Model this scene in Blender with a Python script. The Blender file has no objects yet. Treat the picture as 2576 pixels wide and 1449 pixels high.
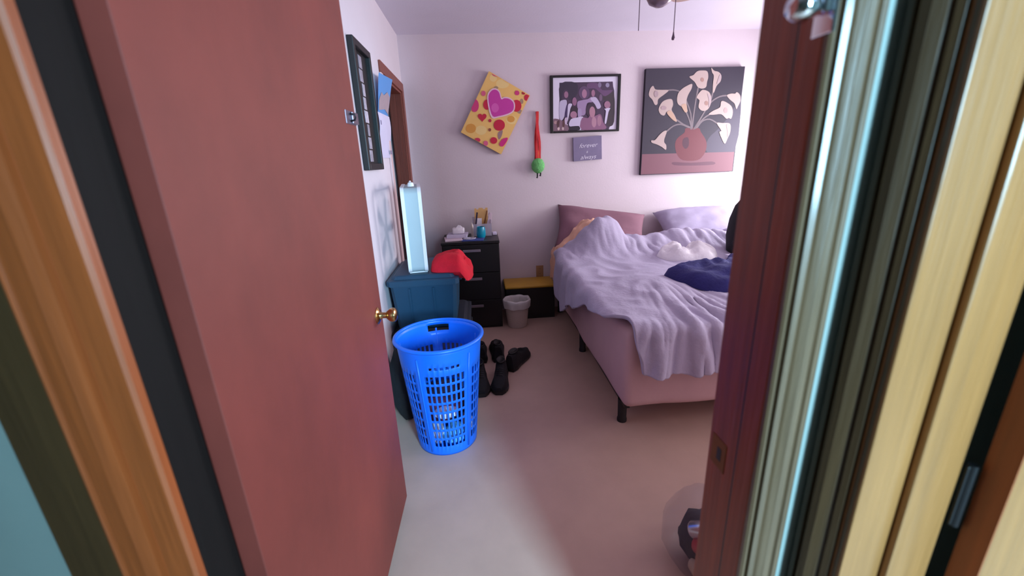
import bpy, bmesh, math, random
from mathutils import Vector, Matrix, noise
random.seed(7)
scene = bpy.context.scene
col = scene.collection

# ------------------------------------------------------------------ camera
CAM_H = 1.425
F_PX, PITCH, YAW, ROLL = 1041.46, math.radians(17.0886), math.radians(4.12658), math.radians(-2.17119)
fw = Vector((math.sin(YAW) * math.cos(PITCH), math.cos(YAW) * math.cos(PITCH), -math.sin(PITCH)))
rt = Vector((math.cos(YAW), -math.sin(YAW), 0)); up = rt.cross(fw)
r2 = rt * math.cos(ROLL) + up * math.sin(ROLL); u2 = up * math.cos(ROLL) - rt * math.sin(ROLL)
cam = bpy.data.cameras.new('camera')
cam.sensor_width = 36; cam.lens = F_PX / 2576 * 36; cam.clip_start = .02
cam.dof.use_dof = True; cam.dof.focus_distance = 2.9; cam.dof.aperture_fstop = 2.4
camo = bpy.data.objects.new('camera', cam); col.objects.link(camo)
camo.matrix_world = Matrix(((r2.x, u2.x, -fw.x, 0), (r2.y, u2.y, -fw.y, 0), (r2.z, u2.z, -fw.z, CAM_H), (0, 0, 0, 1)))
scene.camera = camo

# ------------------------------------------------------------------ world, daylight, exposure
w = bpy.data.worlds.new('world'); scene.world = w; w.use_nodes = True
w.node_tree.nodes['Background'].inputs[0].default_value = (.62, .74, .95, 1)
w.node_tree.nodes['Background'].inputs[1].default_value = 1.0

def area_light(name, loc, direction, sx, sy, power, color):
    l = bpy.data.lights.new(name, 'AREA'); l.shape = 'RECTANGLE'; l.size = sx; l.size_y = sy
    l.energy = power; l.color = color
    o = bpy.data.objects.new(name, l); col.objects.link(o); o.location = loc
    o.rotation_euler = Vector(direction).to_track_quat('-Z', 'Y').to_euler()
    return o
# daylight entering through the bedroom window in the right wall
area_light('bedroom_window_daylight', (2.965, 3.12, 1.40), (-1, -.05, -.05), .95, .85, 54, (.95, .93, 1.0))
area_light('bedroom_second_window_daylight', (2.965, 1.42, 1.40), (-1, -.05, -.15), .80, .85, 17, (1.0, .95, .96))
# daylight entering through the window of the room behind the photographer
area_light('hall_window_daylight', (1.22, -2.06, 1.62), (-.26, 1, -.25), .52, 1.1, 265, (.40, .75, 1.0))
scene.view_settings.view_transform = 'Standard'
scene.view_settings.look = 'None'
scene.view_settings.gamma = 1
scene.view_settings.use_curve_mapping = False
scene.view_settings.exposure = 0.0

# ------------------------------------------------------------------ helpers
def lin(c):
    return tuple(((v / 255) / 12.92 if v / 255 <= .04045 else ((v / 255 + .055) / 1.055) ** 2.4) for v in c)

def mat(name, rgb, rough=.6, var=.0, scale=8, bump=0., bscale=None, stretch=(1, 1, 1), metallic=0., coat=0., trans=0., alpha=1., sss=0., spec=.5, bdist=.01):
    m = bpy.data.materials.new(name); m.use_nodes = True
    nt = m.node_tree; n = nt.nodes; b = n['Principled BSDF']
    c = lin(rgb)
    b.inputs['Base Color'].default_value = (*c, 1)
    b.inputs['Roughness'].default_value = rough
    b.inputs['Metallic'].default_value = metallic
    b.inputs['Coat Weight'].default_value = coat
    b.inputs['Coat Roughness'].default_value = .12
    b.inputs['Transmission Weight'].default_value = trans
    b.inputs['Alpha'].default_value = alpha
    b.inputs['Specular IOR Level'].default_value = spec
    if var or bump:
        tc = n.new('ShaderNodeTexCoord'); mp = n.new('ShaderNodeMapping'); mp.inputs['Scale'].default_value = stretch
        nt.links.new(tc.outputs['Object'], mp.inputs['Vector'])
    if var:
        t = n.new('ShaderNodeTexNoise'); t.inputs['Scale'].default_value = scale; t.inputs['Detail'].default_value = 6; t.inputs['Roughness'].default_value = .6
        nt.links.new(mp.outputs[0], t.inputs['Vector'])
        r = n.new('ShaderNodeValToRGB')
        r.color_ramp.elements[0].position = .3; r.color_ramp.elements[1].position = .7
        r.color_ramp.elements[0].color = (*[max(0, v * (1 - var)) for v in c], 1)
        r.color_ramp.elements[1].color = (*[min(1, v * (1 + var)) for v in c], 1)
        nt.links.new(t.outputs['Fac'], r.inputs['Fac']); nt.links.new(r.outputs['Color'], b.inputs['Base Color'])
    if bump:
        t2 = n.new('ShaderNodeTexNoise'); t2.inputs['Scale'].default_value = bscale or scale * 3; t2.inputs['Detail'].default_value = 5
        nt.links.new(mp.outputs[0], t2.inputs['Vector'])
        bp = n.new('ShaderNodeBump'); bp.inputs['Strength'].default_value = bump; bp.inputs['Distance'].default_value = bdist
        nt.links.new(t2.outputs['Fac'], bp.inputs['Height']); nt.links.new(bp.outputs['Normal'], b.inputs['Normal'])
    return m

def link(o, parent=None):
    col.objects.link(o)
    if parent is not None: o.parent = parent
    return o

def obj(name, bm, m, parent=None, smooth=False, local=True):
    """finish a bmesh as one mesh object; coordinates are world ones and get re-based on the parent's origin"""
    if parent is not None and local:
        bmesh.ops.transform(bm, matrix=parent_matrix(parent).inverted(), verts=bm.verts)
    bmesh.ops.recalc_face_normals(bm, faces=bm.faces)
    me = bpy.data.meshes.new(name); bm.to_mesh(me); bm.free()
    if smooth:
        for p in me.polygons: p.use_smooth = True
        if smooth == 'auto':
            me.set_sharp_from_angle(angle=math.radians(40))
    for mm in (m if isinstance(m, (list, tuple)) else [m]): me.materials.append(mm)
    return link(bpy.data.objects.new(name, me), parent)

def parent_matrix(p):
    m = Matrix.LocRotScale(p.location, p.rotation_euler, None)
    return parent_matrix(p.parent) @ m if p.parent else m

def tag(o, label=None, cat=None, group=None, kind=None):
    if label: o['label'] = label
    if cat: o['category'] = cat
    if group: o['group'] = group
    if kind: o['kind'] = kind
    return o

def thing(name, loc, label, cat, group=None, rz=0, kind=None):
    o = bpy.data.objects.new(name, None); o.empty_display_size = .05
    o.location = loc; o.rotation_euler = (0, 0, rz); link(o)
    return tag(o, label, cat, group, kind)

def copy_tree(o, parent=None):
    c = o.copy(); col.objects.link(c); c.parent = parent
    for ch in list(o.children): copy_tree(ch, c)
    return c

def box(bm, lo, hi, bevel=0., seg=2):
    r = bmesh.ops.create_cube(bm, size=1.0)
    vs = r['verts']
    s = Vector(hi) - Vector(lo); c = (Vector(hi) + Vector(lo)) / 2
    for v in vs: v.co = Vector((v.co.x * s.x, v.co.y * s.y, v.co.z * s.z)) + c
    if bevel:
        es = list({e for v in vs for e in v.link_edges})
        bmesh.ops.bevel(bm, geom=es, offset=bevel, segments=seg, affect='EDGES', profile=.5)
    return vs

def bx(lo, hi, bevel=0., seg=2):
    bm = bmesh.new(); box(bm, lo, hi, bevel, seg); return bm

def loft(bm, rings, close_ends=True, closed=True):
    """rings: list of equal-length point lists"""
    vr = [[bm.verts.new(p) for p in r] for r in rings]
    n = len(rings[0])
    for a, b in zip(vr[:-1], vr[1:]):
        for i in range(n if closed else n - 1):
            j = (i + 1) % n
            bm.faces.new((a[i], a[j], b[j], b[i]))
    if close_ends:
        bm.faces.new(vr[0]); bm.faces.new(vr[-1][::-1])
    return vr

def lathe(bm, prof, center=(0, 0, 0), axis='z', n=24, sx=1., sy=1.):
    """prof: list of (radius, height)"""
    rings = []
    for r, hh in prof:
        ring = []
        for i in range(n):
            a = 2 * math.pi * i / n
            p = (r * math.cos(a) * sx, r * math.sin(a) * sy, hh)
            if axis == 'x': p = (p[2], p[0], p[1])
            if axis == 'y': p = (p[0], p[2], p[1])
            ring.append(Vector(p) + Vector(center))
        rings.append(ring)
    loft(bm, rings, close_ends=True)

def tube(bm, pts, r, n=8):
    pts = [Vector(p) for p in pts]; rings = []
    for i, p in enumerate(pts):
        d = (pts[min(i + 1, len(pts) - 1)] - pts[max(i - 1, 0)]).normalized()
        a = d.cross(Vector((0, 0, 1)) if abs(d.z) < .9 else Vector((1, 0, 0))).normalized(); b = d.cross(a)
        rr = r[i] if isinstance(r, (list, tuple)) else r
        rings.append([p + a * rr * math.cos(2 * math.pi * k / n) + b * rr * math.sin(2 * math.pi * k / n) for k in range(n)])
    loft(bm, rings)

def prism(bm, poly, axis, lo, hi):
    """extrude a 2-D polygon; axis 'z': (x,y), 'y': (x,z), 'x': (y,z)"""
    def P(a, b, t): return {'z': (a, b, t), 'y': (a, t, b), 'x': (t, a, b)}[axis]
    loft(bm, [[P(a, b, lo) for a, b in poly], [P(a, b, hi) for a, b in poly]])

def crs(pts, sub=4):
    """closed Catmull-Rom smoothing of a 2-D polygon"""
    out = []; n = len(pts)
    for i in range(n):
        p0, p1, p2, p3 = pts[i - 1], pts[i], pts[(i + 1) % n], pts[(i + 2) % n]
        for k in range(sub):
            t = k / sub
            out.append(tuple(.5 * (2 * p1[d] + (p2[d] - p0[d]) * t + (2 * p0[d] - 5 * p1[d] + 4 * p2[d] - p3[d]) * t * t + (3 * p1[d] - p0[d] - 3 * p2[d] + p3[d]) * t ** 3) for d in (0, 1)))
    return out

def sstep(a, b, x):
    t = max(0., min(1., (x - a) / (b - a))); return t * t * (3 - 2 * t)

def nz(x, y, z=0.): return noise.noise(Vector((x, y, z)))

def lump(name, center, radii, m, seed=0, amp=.25, freq=2.2, sub=4, parent=None, flat=None, ridge=0.):
    """a crumpled bundle of cloth"""
    bm = bmesh.new(); bmesh.ops.create_icosphere(bm, subdivisions=sub, radius=1)
    for v in bm.verts:
        d = v.co.copy()
        k = 1 + amp * noise.noise(d * freq + Vector((seed * 3.1, seed, 0))) + amp * .45 * noise.noise(d * freq * 2.7 + Vector((0, seed * 2, seed)))
        if ridge: k += ridge * (1 - abs(noise.noise(d * freq * 2 + Vector((seed, 0, seed))))) - ridge
        v.co = Vector((d.x * radii[0] * k, d.y * radii[1] * k, d.z * radii[2] * k)) + Vector(center)
        if flat is not None and v.co.z < flat: v.co.z = flat + .002 * (v.co.z - flat)
    return obj(name, bm, m, parent, smooth=True)

def heap(name, outline, z0, height, m, seed=0, parent=None, rings=12, wr=.3, base=None, sub=5, power=.5, wf=9.):
    """a soft flat bundle over a closed outline in plan; base(x,y) = height of what it lies on"""
    ol = crs(outline, sub); cx = sum(p[0] for p in ol) / len(ol); cy = sum(p[1] for p in ol) / len(ol)
    bm = bmesh.new(); n = len(ol)
    def zb(x, y): return base(x, y) if base else z0
    vr = []
    for k in range(rings, 0, -1):
        f = k / rings; ring = []
        for (x, y) in ol:
            px, py = cx + (x - cx) * f, cy + (y - cy) * f
            hh = height * (1 - f ** 3) ** power * (1 + wr * nz(px * wf, py * wf, seed) + .5 * wr * (1 - 2 * abs(nz(px * wf * 1.7, py * wf * 1.7, seed + 5))))
            ring.append(bm.verts.new((px, py, zb(px, py) + .004 + max(0, hh))))
        vr.append(ring)
    ctr = bm.verts.new((cx, cy, zb(cx, cy) + .004 + height * (1 + wr * nz(cx * wf, cy * wf, seed))))
    for a, b in zip(vr[:-1], vr[1:]):
        for i in range(n): bm.faces.new((a[i], a[(i + 1) % n], b[(i + 1) % n], b[i]))
    for i in range(n): bm.faces.new((vr[-1][i], vr[-1][(i + 1) % n], ctr))
    low = [bm.verts.new((v.co.x, v.co.y, zb(v.co.x, v.co.y) + .001)) for v in vr[0]]
    for i in range(n): bm.faces.new((low[i], low[(i + 1) % n], vr[0][(i + 1) % n], vr[0][i]))
    bm.faces.new(low[::-1])
    return obj(name, bm, m, parent, smooth=True)

def print_material():
    m = bpy.data.materials.new('printed_picture'); m.use_nodes = True
    nt = m.node_tree; b = nt.nodes['Principled BSDF']; a = nt.nodes.new('ShaderNodeAttribute'); a.attribute_name = 'ink'
    nt.links.new(a.outputs['Color'], b.inputs['Base Color']); b.inputs['Roughness'].default_value = .55
    return m

def art(name, y, layers, parent, step=.00015, ink=1.):
    """flat print: coloured shapes laid over each other in the plane facing -y"""
    bm = bmesh.new(); cl = bm.loops.layers.float_color.new('ink')
    for k, (c, poly, sm) in enumerate(layers):
        pts = crs(poly, 3) if sm else poly
        f = bm.faces.new([bm.verts.new((px, y - step * (k + 1), pz)) for px, pz in pts])
        for l in f.loops: l[cl] = (*[v * ink for v in lin(c)], 1)
    bmesh.ops.transform(bm, matrix=parent_matrix(parent).inverted(), verts=bm.verts)
    bmesh.ops.triangulate(bm, faces=bm.faces)
    me = bpy.data.meshes.new(name); bm.to_mesh(me); bm.free(); me.materials.append(PRINT)
    return link(bpy.data.objects.new(name, me), parent)
PRINT = print_material()
# ------------------------------------------------------------------ flat artwork (metres on the wall: x, z)
LILY_ART = [
  ((92, 84, 104), [(2.132,1.435),(2.395,1.426),(2.399,1.904),(2.323,1.76),(2.219,1.635),(2.132,1.551)]),
  ((150, 98, 112), [(1.516,1.438),(2.395,1.428),(2.396,1.253),(1.511,1.259)]),
  ((132, 62, 74), [(1.911,1.649),(2.029,1.646),(2.054,1.613),(2.109,1.541),(2.122,1.474),(2.099,1.409),(2.043,1.366),(1.909,1.371),(1.851,1.417),(1.821,1.495),(1.833,1.56),(1.9,1.612)]),
  ((92, 48, 70), [(1.893,1.558),(1.939,1.568),(1.951,1.502),(1.924,1.47),(1.891,1.504)]),
  ((118, 72, 92), [(1.814,1.358),(1.984,1.346),(2.19,1.35),(2.206,1.321),(1.986,1.321),(1.828,1.331)]),
  ((142, 128, 134), [(1.974,1.647),(1.98,1.768),(1.987,1.872),(1.998,1.974),(1.985,1.976),(1.975,1.874),(1.967,1.77),(1.961,1.649)]),
  ((142, 128, 134), [(1.997,1.644),(2.068,1.764),(2.122,1.867),(2.14,1.95),(2.127,1.953),(2.109,1.872),(2.056,1.77),(1.985,1.65)]),
  ((142, 128, 134), [(1.962,1.648),(1.95,1.771),(1.865,1.93),(1.789,1.97),(1.719,1.972),(1.72,1.961),(1.787,1.96),(1.855,1.925),(1.938,1.769),(1.949,1.648)]),
  ((142, 128, 134), [(1.951,1.659),(1.885,1.687),(1.823,1.726),(1.816,1.716),(1.879,1.677),(1.947,1.648)]),
  ((142, 128, 134), [(1.939,1.659),(1.858,1.689),(1.785,1.674),(1.723,1.627),(1.732,1.618),(1.792,1.664),(1.858,1.677),(1.936,1.648)]),
  ((142, 128, 134), [(1.967,1.655),(1.936,1.73),(1.904,1.789),(1.892,1.785),(1.925,1.727),(1.955,1.652)]),
  ((142, 128, 134), [(2.009,1.649),(2.068,1.764),(2.128,1.855),(2.202,1.898),(2.27,1.905),(2.267,1.916),(2.196,1.909),(2.117,1.863),(2.056,1.77),(1.997,1.655)]),
  ((142, 128, 134), [(2.014,1.648),(2.071,1.72),(2.137,1.76),(2.129,1.77),(2.061,1.729),(2.003,1.655)]),
  ((142, 128, 134), [(2.02,1.648),(2.061,1.698),(2.126,1.712),(2.199,1.675),(2.204,1.685),(2.126,1.723),(2.053,1.709),(2.009,1.655)]),
  ((216, 192, 186), [(1.547,1.945),(1.558,1.985),(1.582,2.005),(1.604,1.976),(1.662,1.971),(1.725,1.966),(1.682,1.93),(1.654,1.912),(1.633,1.892),(1.63,1.856),(1.607,1.852),(1.581,1.894),(1.553,1.92)]),
  ((216, 192, 186), [(1.644,1.81),(1.657,1.851),(1.685,1.881),(1.73,1.895),(1.762,1.889),(1.774,1.847),(1.764,1.806),(1.793,1.764),(1.821,1.71),(1.797,1.711),(1.754,1.744),(1.721,1.792),(1.7,1.761),(1.664,1.773)]),
  ((216, 192, 186), [(1.806,1.888),(1.813,1.939),(1.845,1.974),(1.888,1.998),(1.933,2.012),(1.931,1.972),(1.906,1.926),(1.894,1.875),(1.904,1.823),(1.911,1.787),(1.887,1.782),(1.858,1.825),(1.82,1.851)]),
  ((216, 192, 186), [(1.903,2.068),(1.938,2.082),(1.969,2.111),(2.014,2.117),(2.061,2.109),(2.075,2.064),(2.068,2.024),(2.063,1.984),(2.029,1.972),(1.987,1.985),(1.955,2.027)]),
  ((216, 192, 186), [(2.095,2.137),(2.123,2.113),(2.165,2.102),(2.194,2.072),(2.191,2.026),(2.16,1.992),(2.143,1.941),(2.129,1.941),(2.124,2.003),(2.124,2.073),(2.106,2.099)]),
  ((216, 192, 186), [(1.984,1.904),(2.019,1.954),(2.048,1.961),(2.096,1.942),(2.121,1.895),(2.119,1.838),(2.094,1.797),(2.048,1.79),(2.01,1.821),(2.013,1.877)]),
  ((216, 192, 186), [(2.263,1.912),(2.302,1.925),(2.338,1.924),(2.354,1.936),(2.387,1.909),(2.396,1.862),(2.38,1.821),(2.366,1.795),(2.342,1.843),(2.297,1.875)]),
  ((216, 192, 186), [(2.11,1.76),(2.154,1.79),(2.21,1.815),(2.216,1.862),(2.251,1.861),(2.315,1.823),(2.337,1.77),(2.328,1.717),(2.304,1.723),(2.28,1.718),(2.228,1.757),(2.158,1.754)]),
  ((216, 192, 186), [(2.195,1.683),(2.249,1.682),(2.322,1.674),(2.333,1.604),(2.313,1.545),(2.292,1.502),(2.252,1.558),(2.228,1.607),(2.245,1.618)]),
  ((216, 192, 186), [(1.733,1.628),(1.715,1.564),(1.717,1.532),(1.736,1.509),(1.736,1.468),(1.696,1.494),(1.647,1.518),(1.599,1.535),(1.595,1.555),(1.627,1.556),(1.665,1.598),(1.704,1.629)]),
  ((222, 184, 160), [(1.85,1.84),(1.893,1.85),(1.908,1.79),(1.887,1.784)]),
  ((222, 184, 160), [(1.721,1.785),(1.761,1.798),(1.816,1.715),(1.797,1.713),(1.753,1.746)]),
  ((196, 168, 172), [(1.715,1.823),(1.713,1.816),(1.706,1.81),(1.696,1.807),(1.685,1.808),(1.675,1.811),(1.667,1.817),(1.664,1.825),(1.666,1.832),(1.673,1.837),(1.683,1.84),(1.694,1.84),(1.704,1.836),(1.712,1.83)]),
  ((190, 150, 140), [(2.037,2.043),(2.036,2.036),(2.033,2.03),(2.027,2.026),(2.02,2.027),(2.014,2.03),(2.009,2.036),(2.007,2.044),(2.008,2.051),(2.011,2.057),(2.017,2.06),(2.023,2.06),(2.03,2.056),(2.035,2.05)]),
  ((190, 150, 140), [(2.096,1.851),(2.096,1.843),(2.092,1.837),(2.086,1.834),(2.078,1.834),(2.071,1.838),(2.066,1.844),(2.064,1.852),(2.064,1.86),(2.068,1.867),(2.074,1.87),(2.082,1.87),(2.089,1.866),(2.094,1.86)]),
  ((200, 172, 172), [(2.284,1.787),(2.283,1.777),(2.279,1.769),(2.273,1.765),(2.265,1.765),(2.257,1.77),(2.251,1.778),(2.248,1.788),(2.249,1.798),(2.253,1.806),(2.259,1.81),(2.267,1.81),(2.275,1.805),(2.281,1.797)]),
  ((196, 170, 175), [(1.631,1.938),(1.63,1.927),(1.625,1.918),(1.618,1.913),(1.61,1.913),(1.603,1.918),(1.597,1.928),(1.594,1.939),(1.595,1.95),(1.6,1.96),(1.607,1.964),(1.615,1.964),(1.623,1.959),(1.628,1.95)]),
  ((206, 184, 188), [(2.179,2.082),(2.193,2.062),(2.185,2.027),(2.159,2.002),(2.166,2.042)]),
  ((206, 184, 188), [(2.08,1.932),(2.119,1.895),(2.116,1.841),(2.104,1.818),(2.099,1.88)]),
  ((206, 184, 188), [(2.287,1.665),(2.32,1.669),(2.328,1.604),(2.312,1.556),(2.305,1.61)]),
]
CARD_ART = [
  ((246, 214, 140), [(0.319,2.05),(0.314,2.035),(0.298,2.023),(0.275,2.017),(0.25,2.017),(0.228,2.025),(0.213,2.038),(0.209,2.053),(0.215,2.069),(0.231,2.081),(0.253,2.087),(0.272,2.077),(0.292,2.065),(0.308,2.056)]),
  ((246, 214, 140), [(0.11,1.686),(0.104,1.67),(0.09,1.657),(0.07,1.65),(0.048,1.651),(0.029,1.659),(0.016,1.672),(0.012,1.689),(0.018,1.705),(0.032,1.718),(0.052,1.725),(0.074,1.724),(0.093,1.716),(0.106,1.703)]),
  ((246, 214, 140), [(0.38,1.762),(0.373,1.749),(0.363,1.735),(0.343,1.729),(0.321,1.73),(0.302,1.737),(0.288,1.749),(0.284,1.764),(0.29,1.779),(0.304,1.79),(0.323,1.796),(0.345,1.796),(0.364,1.788),(0.378,1.776)]),
  ((246, 214, 140), [(0.219,2.096),(0.215,2.084),(0.206,2.074),(0.193,2.069),(0.179,2.069),(0.166,2.075),(0.158,2.085),(0.156,2.098),(0.159,2.11),(0.169,2.12),(0.181,2.125),(0.193,2.121),(0.205,2.115),(0.216,2.108)]),
  ((226, 160, 70), [(0.017,1.704),(0.012,1.688),(-0.001,1.675),(-0.02,1.668),(-0.039,1.669),(-0.057,1.677),(-0.068,1.69),(-0.071,1.707),(-0.066,1.723),(-0.053,1.736),(-0.034,1.742),(-0.015,1.742),(0.003,1.734),(0.014,1.721)]),
  ((226, 160, 70), [(0.358,1.77),(0.354,1.758),(0.345,1.749),(0.331,1.745),(0.317,1.745),(0.304,1.751),(0.295,1.76),(0.293,1.772),(0.296,1.783),(0.306,1.792),(0.319,1.796),(0.333,1.796),(0.346,1.791),(0.355,1.781)]),
  ((176, 146, 112), [(0.226,2.021),(0.224,2.015),(0.218,2.011),(0.211,2.008),(0.202,2.008),(0.195,2.011),(0.19,2.016),(0.188,2.021),(0.19,2.027),(0.196,2.031),(0.203,2.034),(0.212,2.034),(0.219,2.031),(0.225,2.026)]),
  ((170, 140, 120), [(0.42,1.831),(0.416,1.825),(0.412,1.818),(0.409,1.812),(0.399,1.813),(0.391,1.816),(0.385,1.822),(0.383,1.829),(0.386,1.836),(0.392,1.842),(0.4,1.845),(0.41,1.844),(0.418,1.841),(0.423,1.836)]),
  ((172, 142, 112), [(0.438,1.909),(0.436,1.9),(0.432,1.893),(0.426,1.89),(0.419,1.89),(0.414,1.894),(0.41,1.901),(0.409,1.91),(0.41,1.919),(0.415,1.926),(0.42,1.93),(0.427,1.93),(0.433,1.926),(0.436,1.918)]),
  ((160, 128, 128), [(0.206,1.66),(0.248,1.682),(0.238,1.636),(0.212,1.606)]),
  ((172, 142, 112), [(0.255,2.086),(0.258,2.085),(0.257,2.085),(0.255,2.086),(0.251,2.089),(0.245,2.092),(0.24,2.095),(0.236,2.097),(0.234,2.098),(0.234,2.098),(0.237,2.097),(0.241,2.094),(0.246,2.091),(0.251,2.088)]),
  ((214, 62, 124), [(0.23,2.101),(0.231,2.1),(0.213,2.106),(0.188,2.115),(0.175,2.132),(0.175,2.132),(0.19,2.123),(0.213,2.11)]),
  ((205, 32, 66), [(0.267,2.08),(0.295,2.063),(0.32,2.049),(0.32,2.049),(0.286,2.069)]),
  ((205, 32, 66), [(0.484,1.943),(0.479,1.933),(0.473,1.924),(0.468,1.916),(0.464,1.912),(0.454,1.918),(0.448,1.927),(0.446,1.939),(0.448,1.95),(0.455,1.959),(0.465,1.964),(0.474,1.961),(0.484,1.956),(0.489,1.951)]),
  ((176, 36, 52), [(0.454,1.973),(0.454,1.969),(0.45,1.965),(0.444,1.963),(0.438,1.963),(0.432,1.965),(0.428,1.97),(0.427,1.976),(0.428,1.982),(0.432,1.985),(0.435,1.983),(0.44,1.981),(0.446,1.978),(0.451,1.975)]),
  ((214, 62, 124), [(0.406,1.976),(0.395,1.96),(0.374,1.961),(0.364,1.977),(0.375,1.994),(0.396,1.993)]),
  ((205, 32, 66), [(0.42,1.874),(0.415,1.854),(0.403,1.838),(0.385,1.829),(0.367,1.829),(0.35,1.839),(0.339,1.856),(0.336,1.877),(0.34,1.897),(0.353,1.913),(0.37,1.922),(0.388,1.921),(0.405,1.912),(0.416,1.895)]),
  ((205, 32, 66), [(0.158,1.891),(0.154,1.873),(0.144,1.859),(0.13,1.852),(0.115,1.852),(0.102,1.861),(0.094,1.875),(0.091,1.893),(0.096,1.91),(0.106,1.924),(0.119,1.931),(0.134,1.931),(0.147,1.923),(0.156,1.908)]),
  ((205, 32, 66), [(0.077,1.804),(0.08,1.811),(0.092,1.819),(0.108,1.816),(0.115,1.801),(0.106,1.784),(0.089,1.77),(0.077,1.758),(0.074,1.753),(0.073,1.758),(0.062,1.771),(0.046,1.786),(0.039,1.803),(0.048,1.818),(0.065,1.82),(0.076,1.811)]),
  ((205, 32, 66), [(0.27,1.723),(0.263,1.7),(0.244,1.684),(0.219,1.679),(0.195,1.686),(0.178,1.703),(0.173,1.726),(0.18,1.748),(0.199,1.764),(0.224,1.77),(0.248,1.763),(0.265,1.746)]),
  ((190, 40, 70), [(0.155,1.763),(0.153,1.757),(0.15,1.752),(0.144,1.75),(0.139,1.75),(0.134,1.753),(0.13,1.758),(0.129,1.763),(0.131,1.769),(0.135,1.774),(0.14,1.776),(0.146,1.776),(0.151,1.773),(0.154,1.769)]),
  ((150, 80, 60), [(0.149,1.689),(0.147,1.683),(0.144,1.679),(0.139,1.676),(0.133,1.676),(0.129,1.679),(0.125,1.684),(0.124,1.689),(0.126,1.695),(0.13,1.699),(0.135,1.702),(0.14,1.701),(0.145,1.699),(0.148,1.694)]),
  ((214, 62, 124), [(0.053,1.886),(0.043,1.853),(0.02,1.836),(-0.004,1.843),(-0.012,1.867),(0.004,1.894),(0.02,1.921),(0.029,1.936),(0.047,1.919)]),
  ((222, 96, 130), [(0.117,1.98),(0.114,1.971),(0.109,1.964),(0.101,1.96),(0.092,1.96),(0.085,1.965),(0.08,1.972),(0.079,1.981),(0.081,1.989),(0.087,1.996),(0.095,2.0),(0.103,2.0),(0.111,1.996),(0.115,1.989)]),
  ((210, 50, 90), [(0.05,1.607),(0.047,1.599),(0.039,1.593),(0.032,1.596),(0.023,1.601),(0.014,1.607),(0.006,1.612),(0.001,1.615),(0.001,1.617),(0.008,1.623),(0.019,1.626),(0.031,1.626),(0.041,1.622),(0.048,1.615)]),
  ((205, 32, 66), [(0.198,1.599),(0.185,1.577),(0.158,1.573),(0.138,1.589),(0.139,1.613),(0.161,1.627),(0.187,1.621)]),
  ((214, 40, 130), [(0.219,1.579),(0.245,1.609),(0.291,1.619),(0.276,1.581),(0.242,1.547),(0.216,1.559)]),
  ((224, 100, 140), [(0.115,1.578),(0.113,1.569),(0.107,1.561),(0.099,1.557),(0.091,1.56),(0.084,1.564),(0.077,1.57),(0.076,1.579),(0.078,1.589),(0.084,1.596),(0.092,1.6),(0.101,1.6),(0.109,1.595),(0.114,1.588)]),
  ((240, 200, 215), [(0.158,1.784),(0.132,1.877),(0.13,1.965),(0.163,2.01),(0.205,2.017),(0.239,1.991),(0.251,1.944),(0.276,1.948),(0.319,1.942),(0.359,1.908),(0.363,1.858),(0.342,1.823),(0.29,1.8),(0.22,1.787)]),
  ((206, 62, 164), [(0.167,1.798),(0.143,1.88),(0.14,1.96),(0.168,1.999),(0.202,2.007),(0.231,1.984),(0.247,1.931),(0.275,1.938),(0.315,1.932),(0.349,1.903),(0.353,1.86),(0.336,1.832),(0.286,1.811),(0.221,1.798)]),
  ((222, 96, 184), [(0.224,1.863),(0.22,1.847),(0.21,1.835),(0.197,1.828),(0.183,1.828),(0.17,1.836),(0.162,1.849),(0.159,1.865),(0.163,1.881),(0.173,1.893),(0.186,1.9),(0.2,1.9),(0.213,1.892),(0.221,1.879)]),
]
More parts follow.
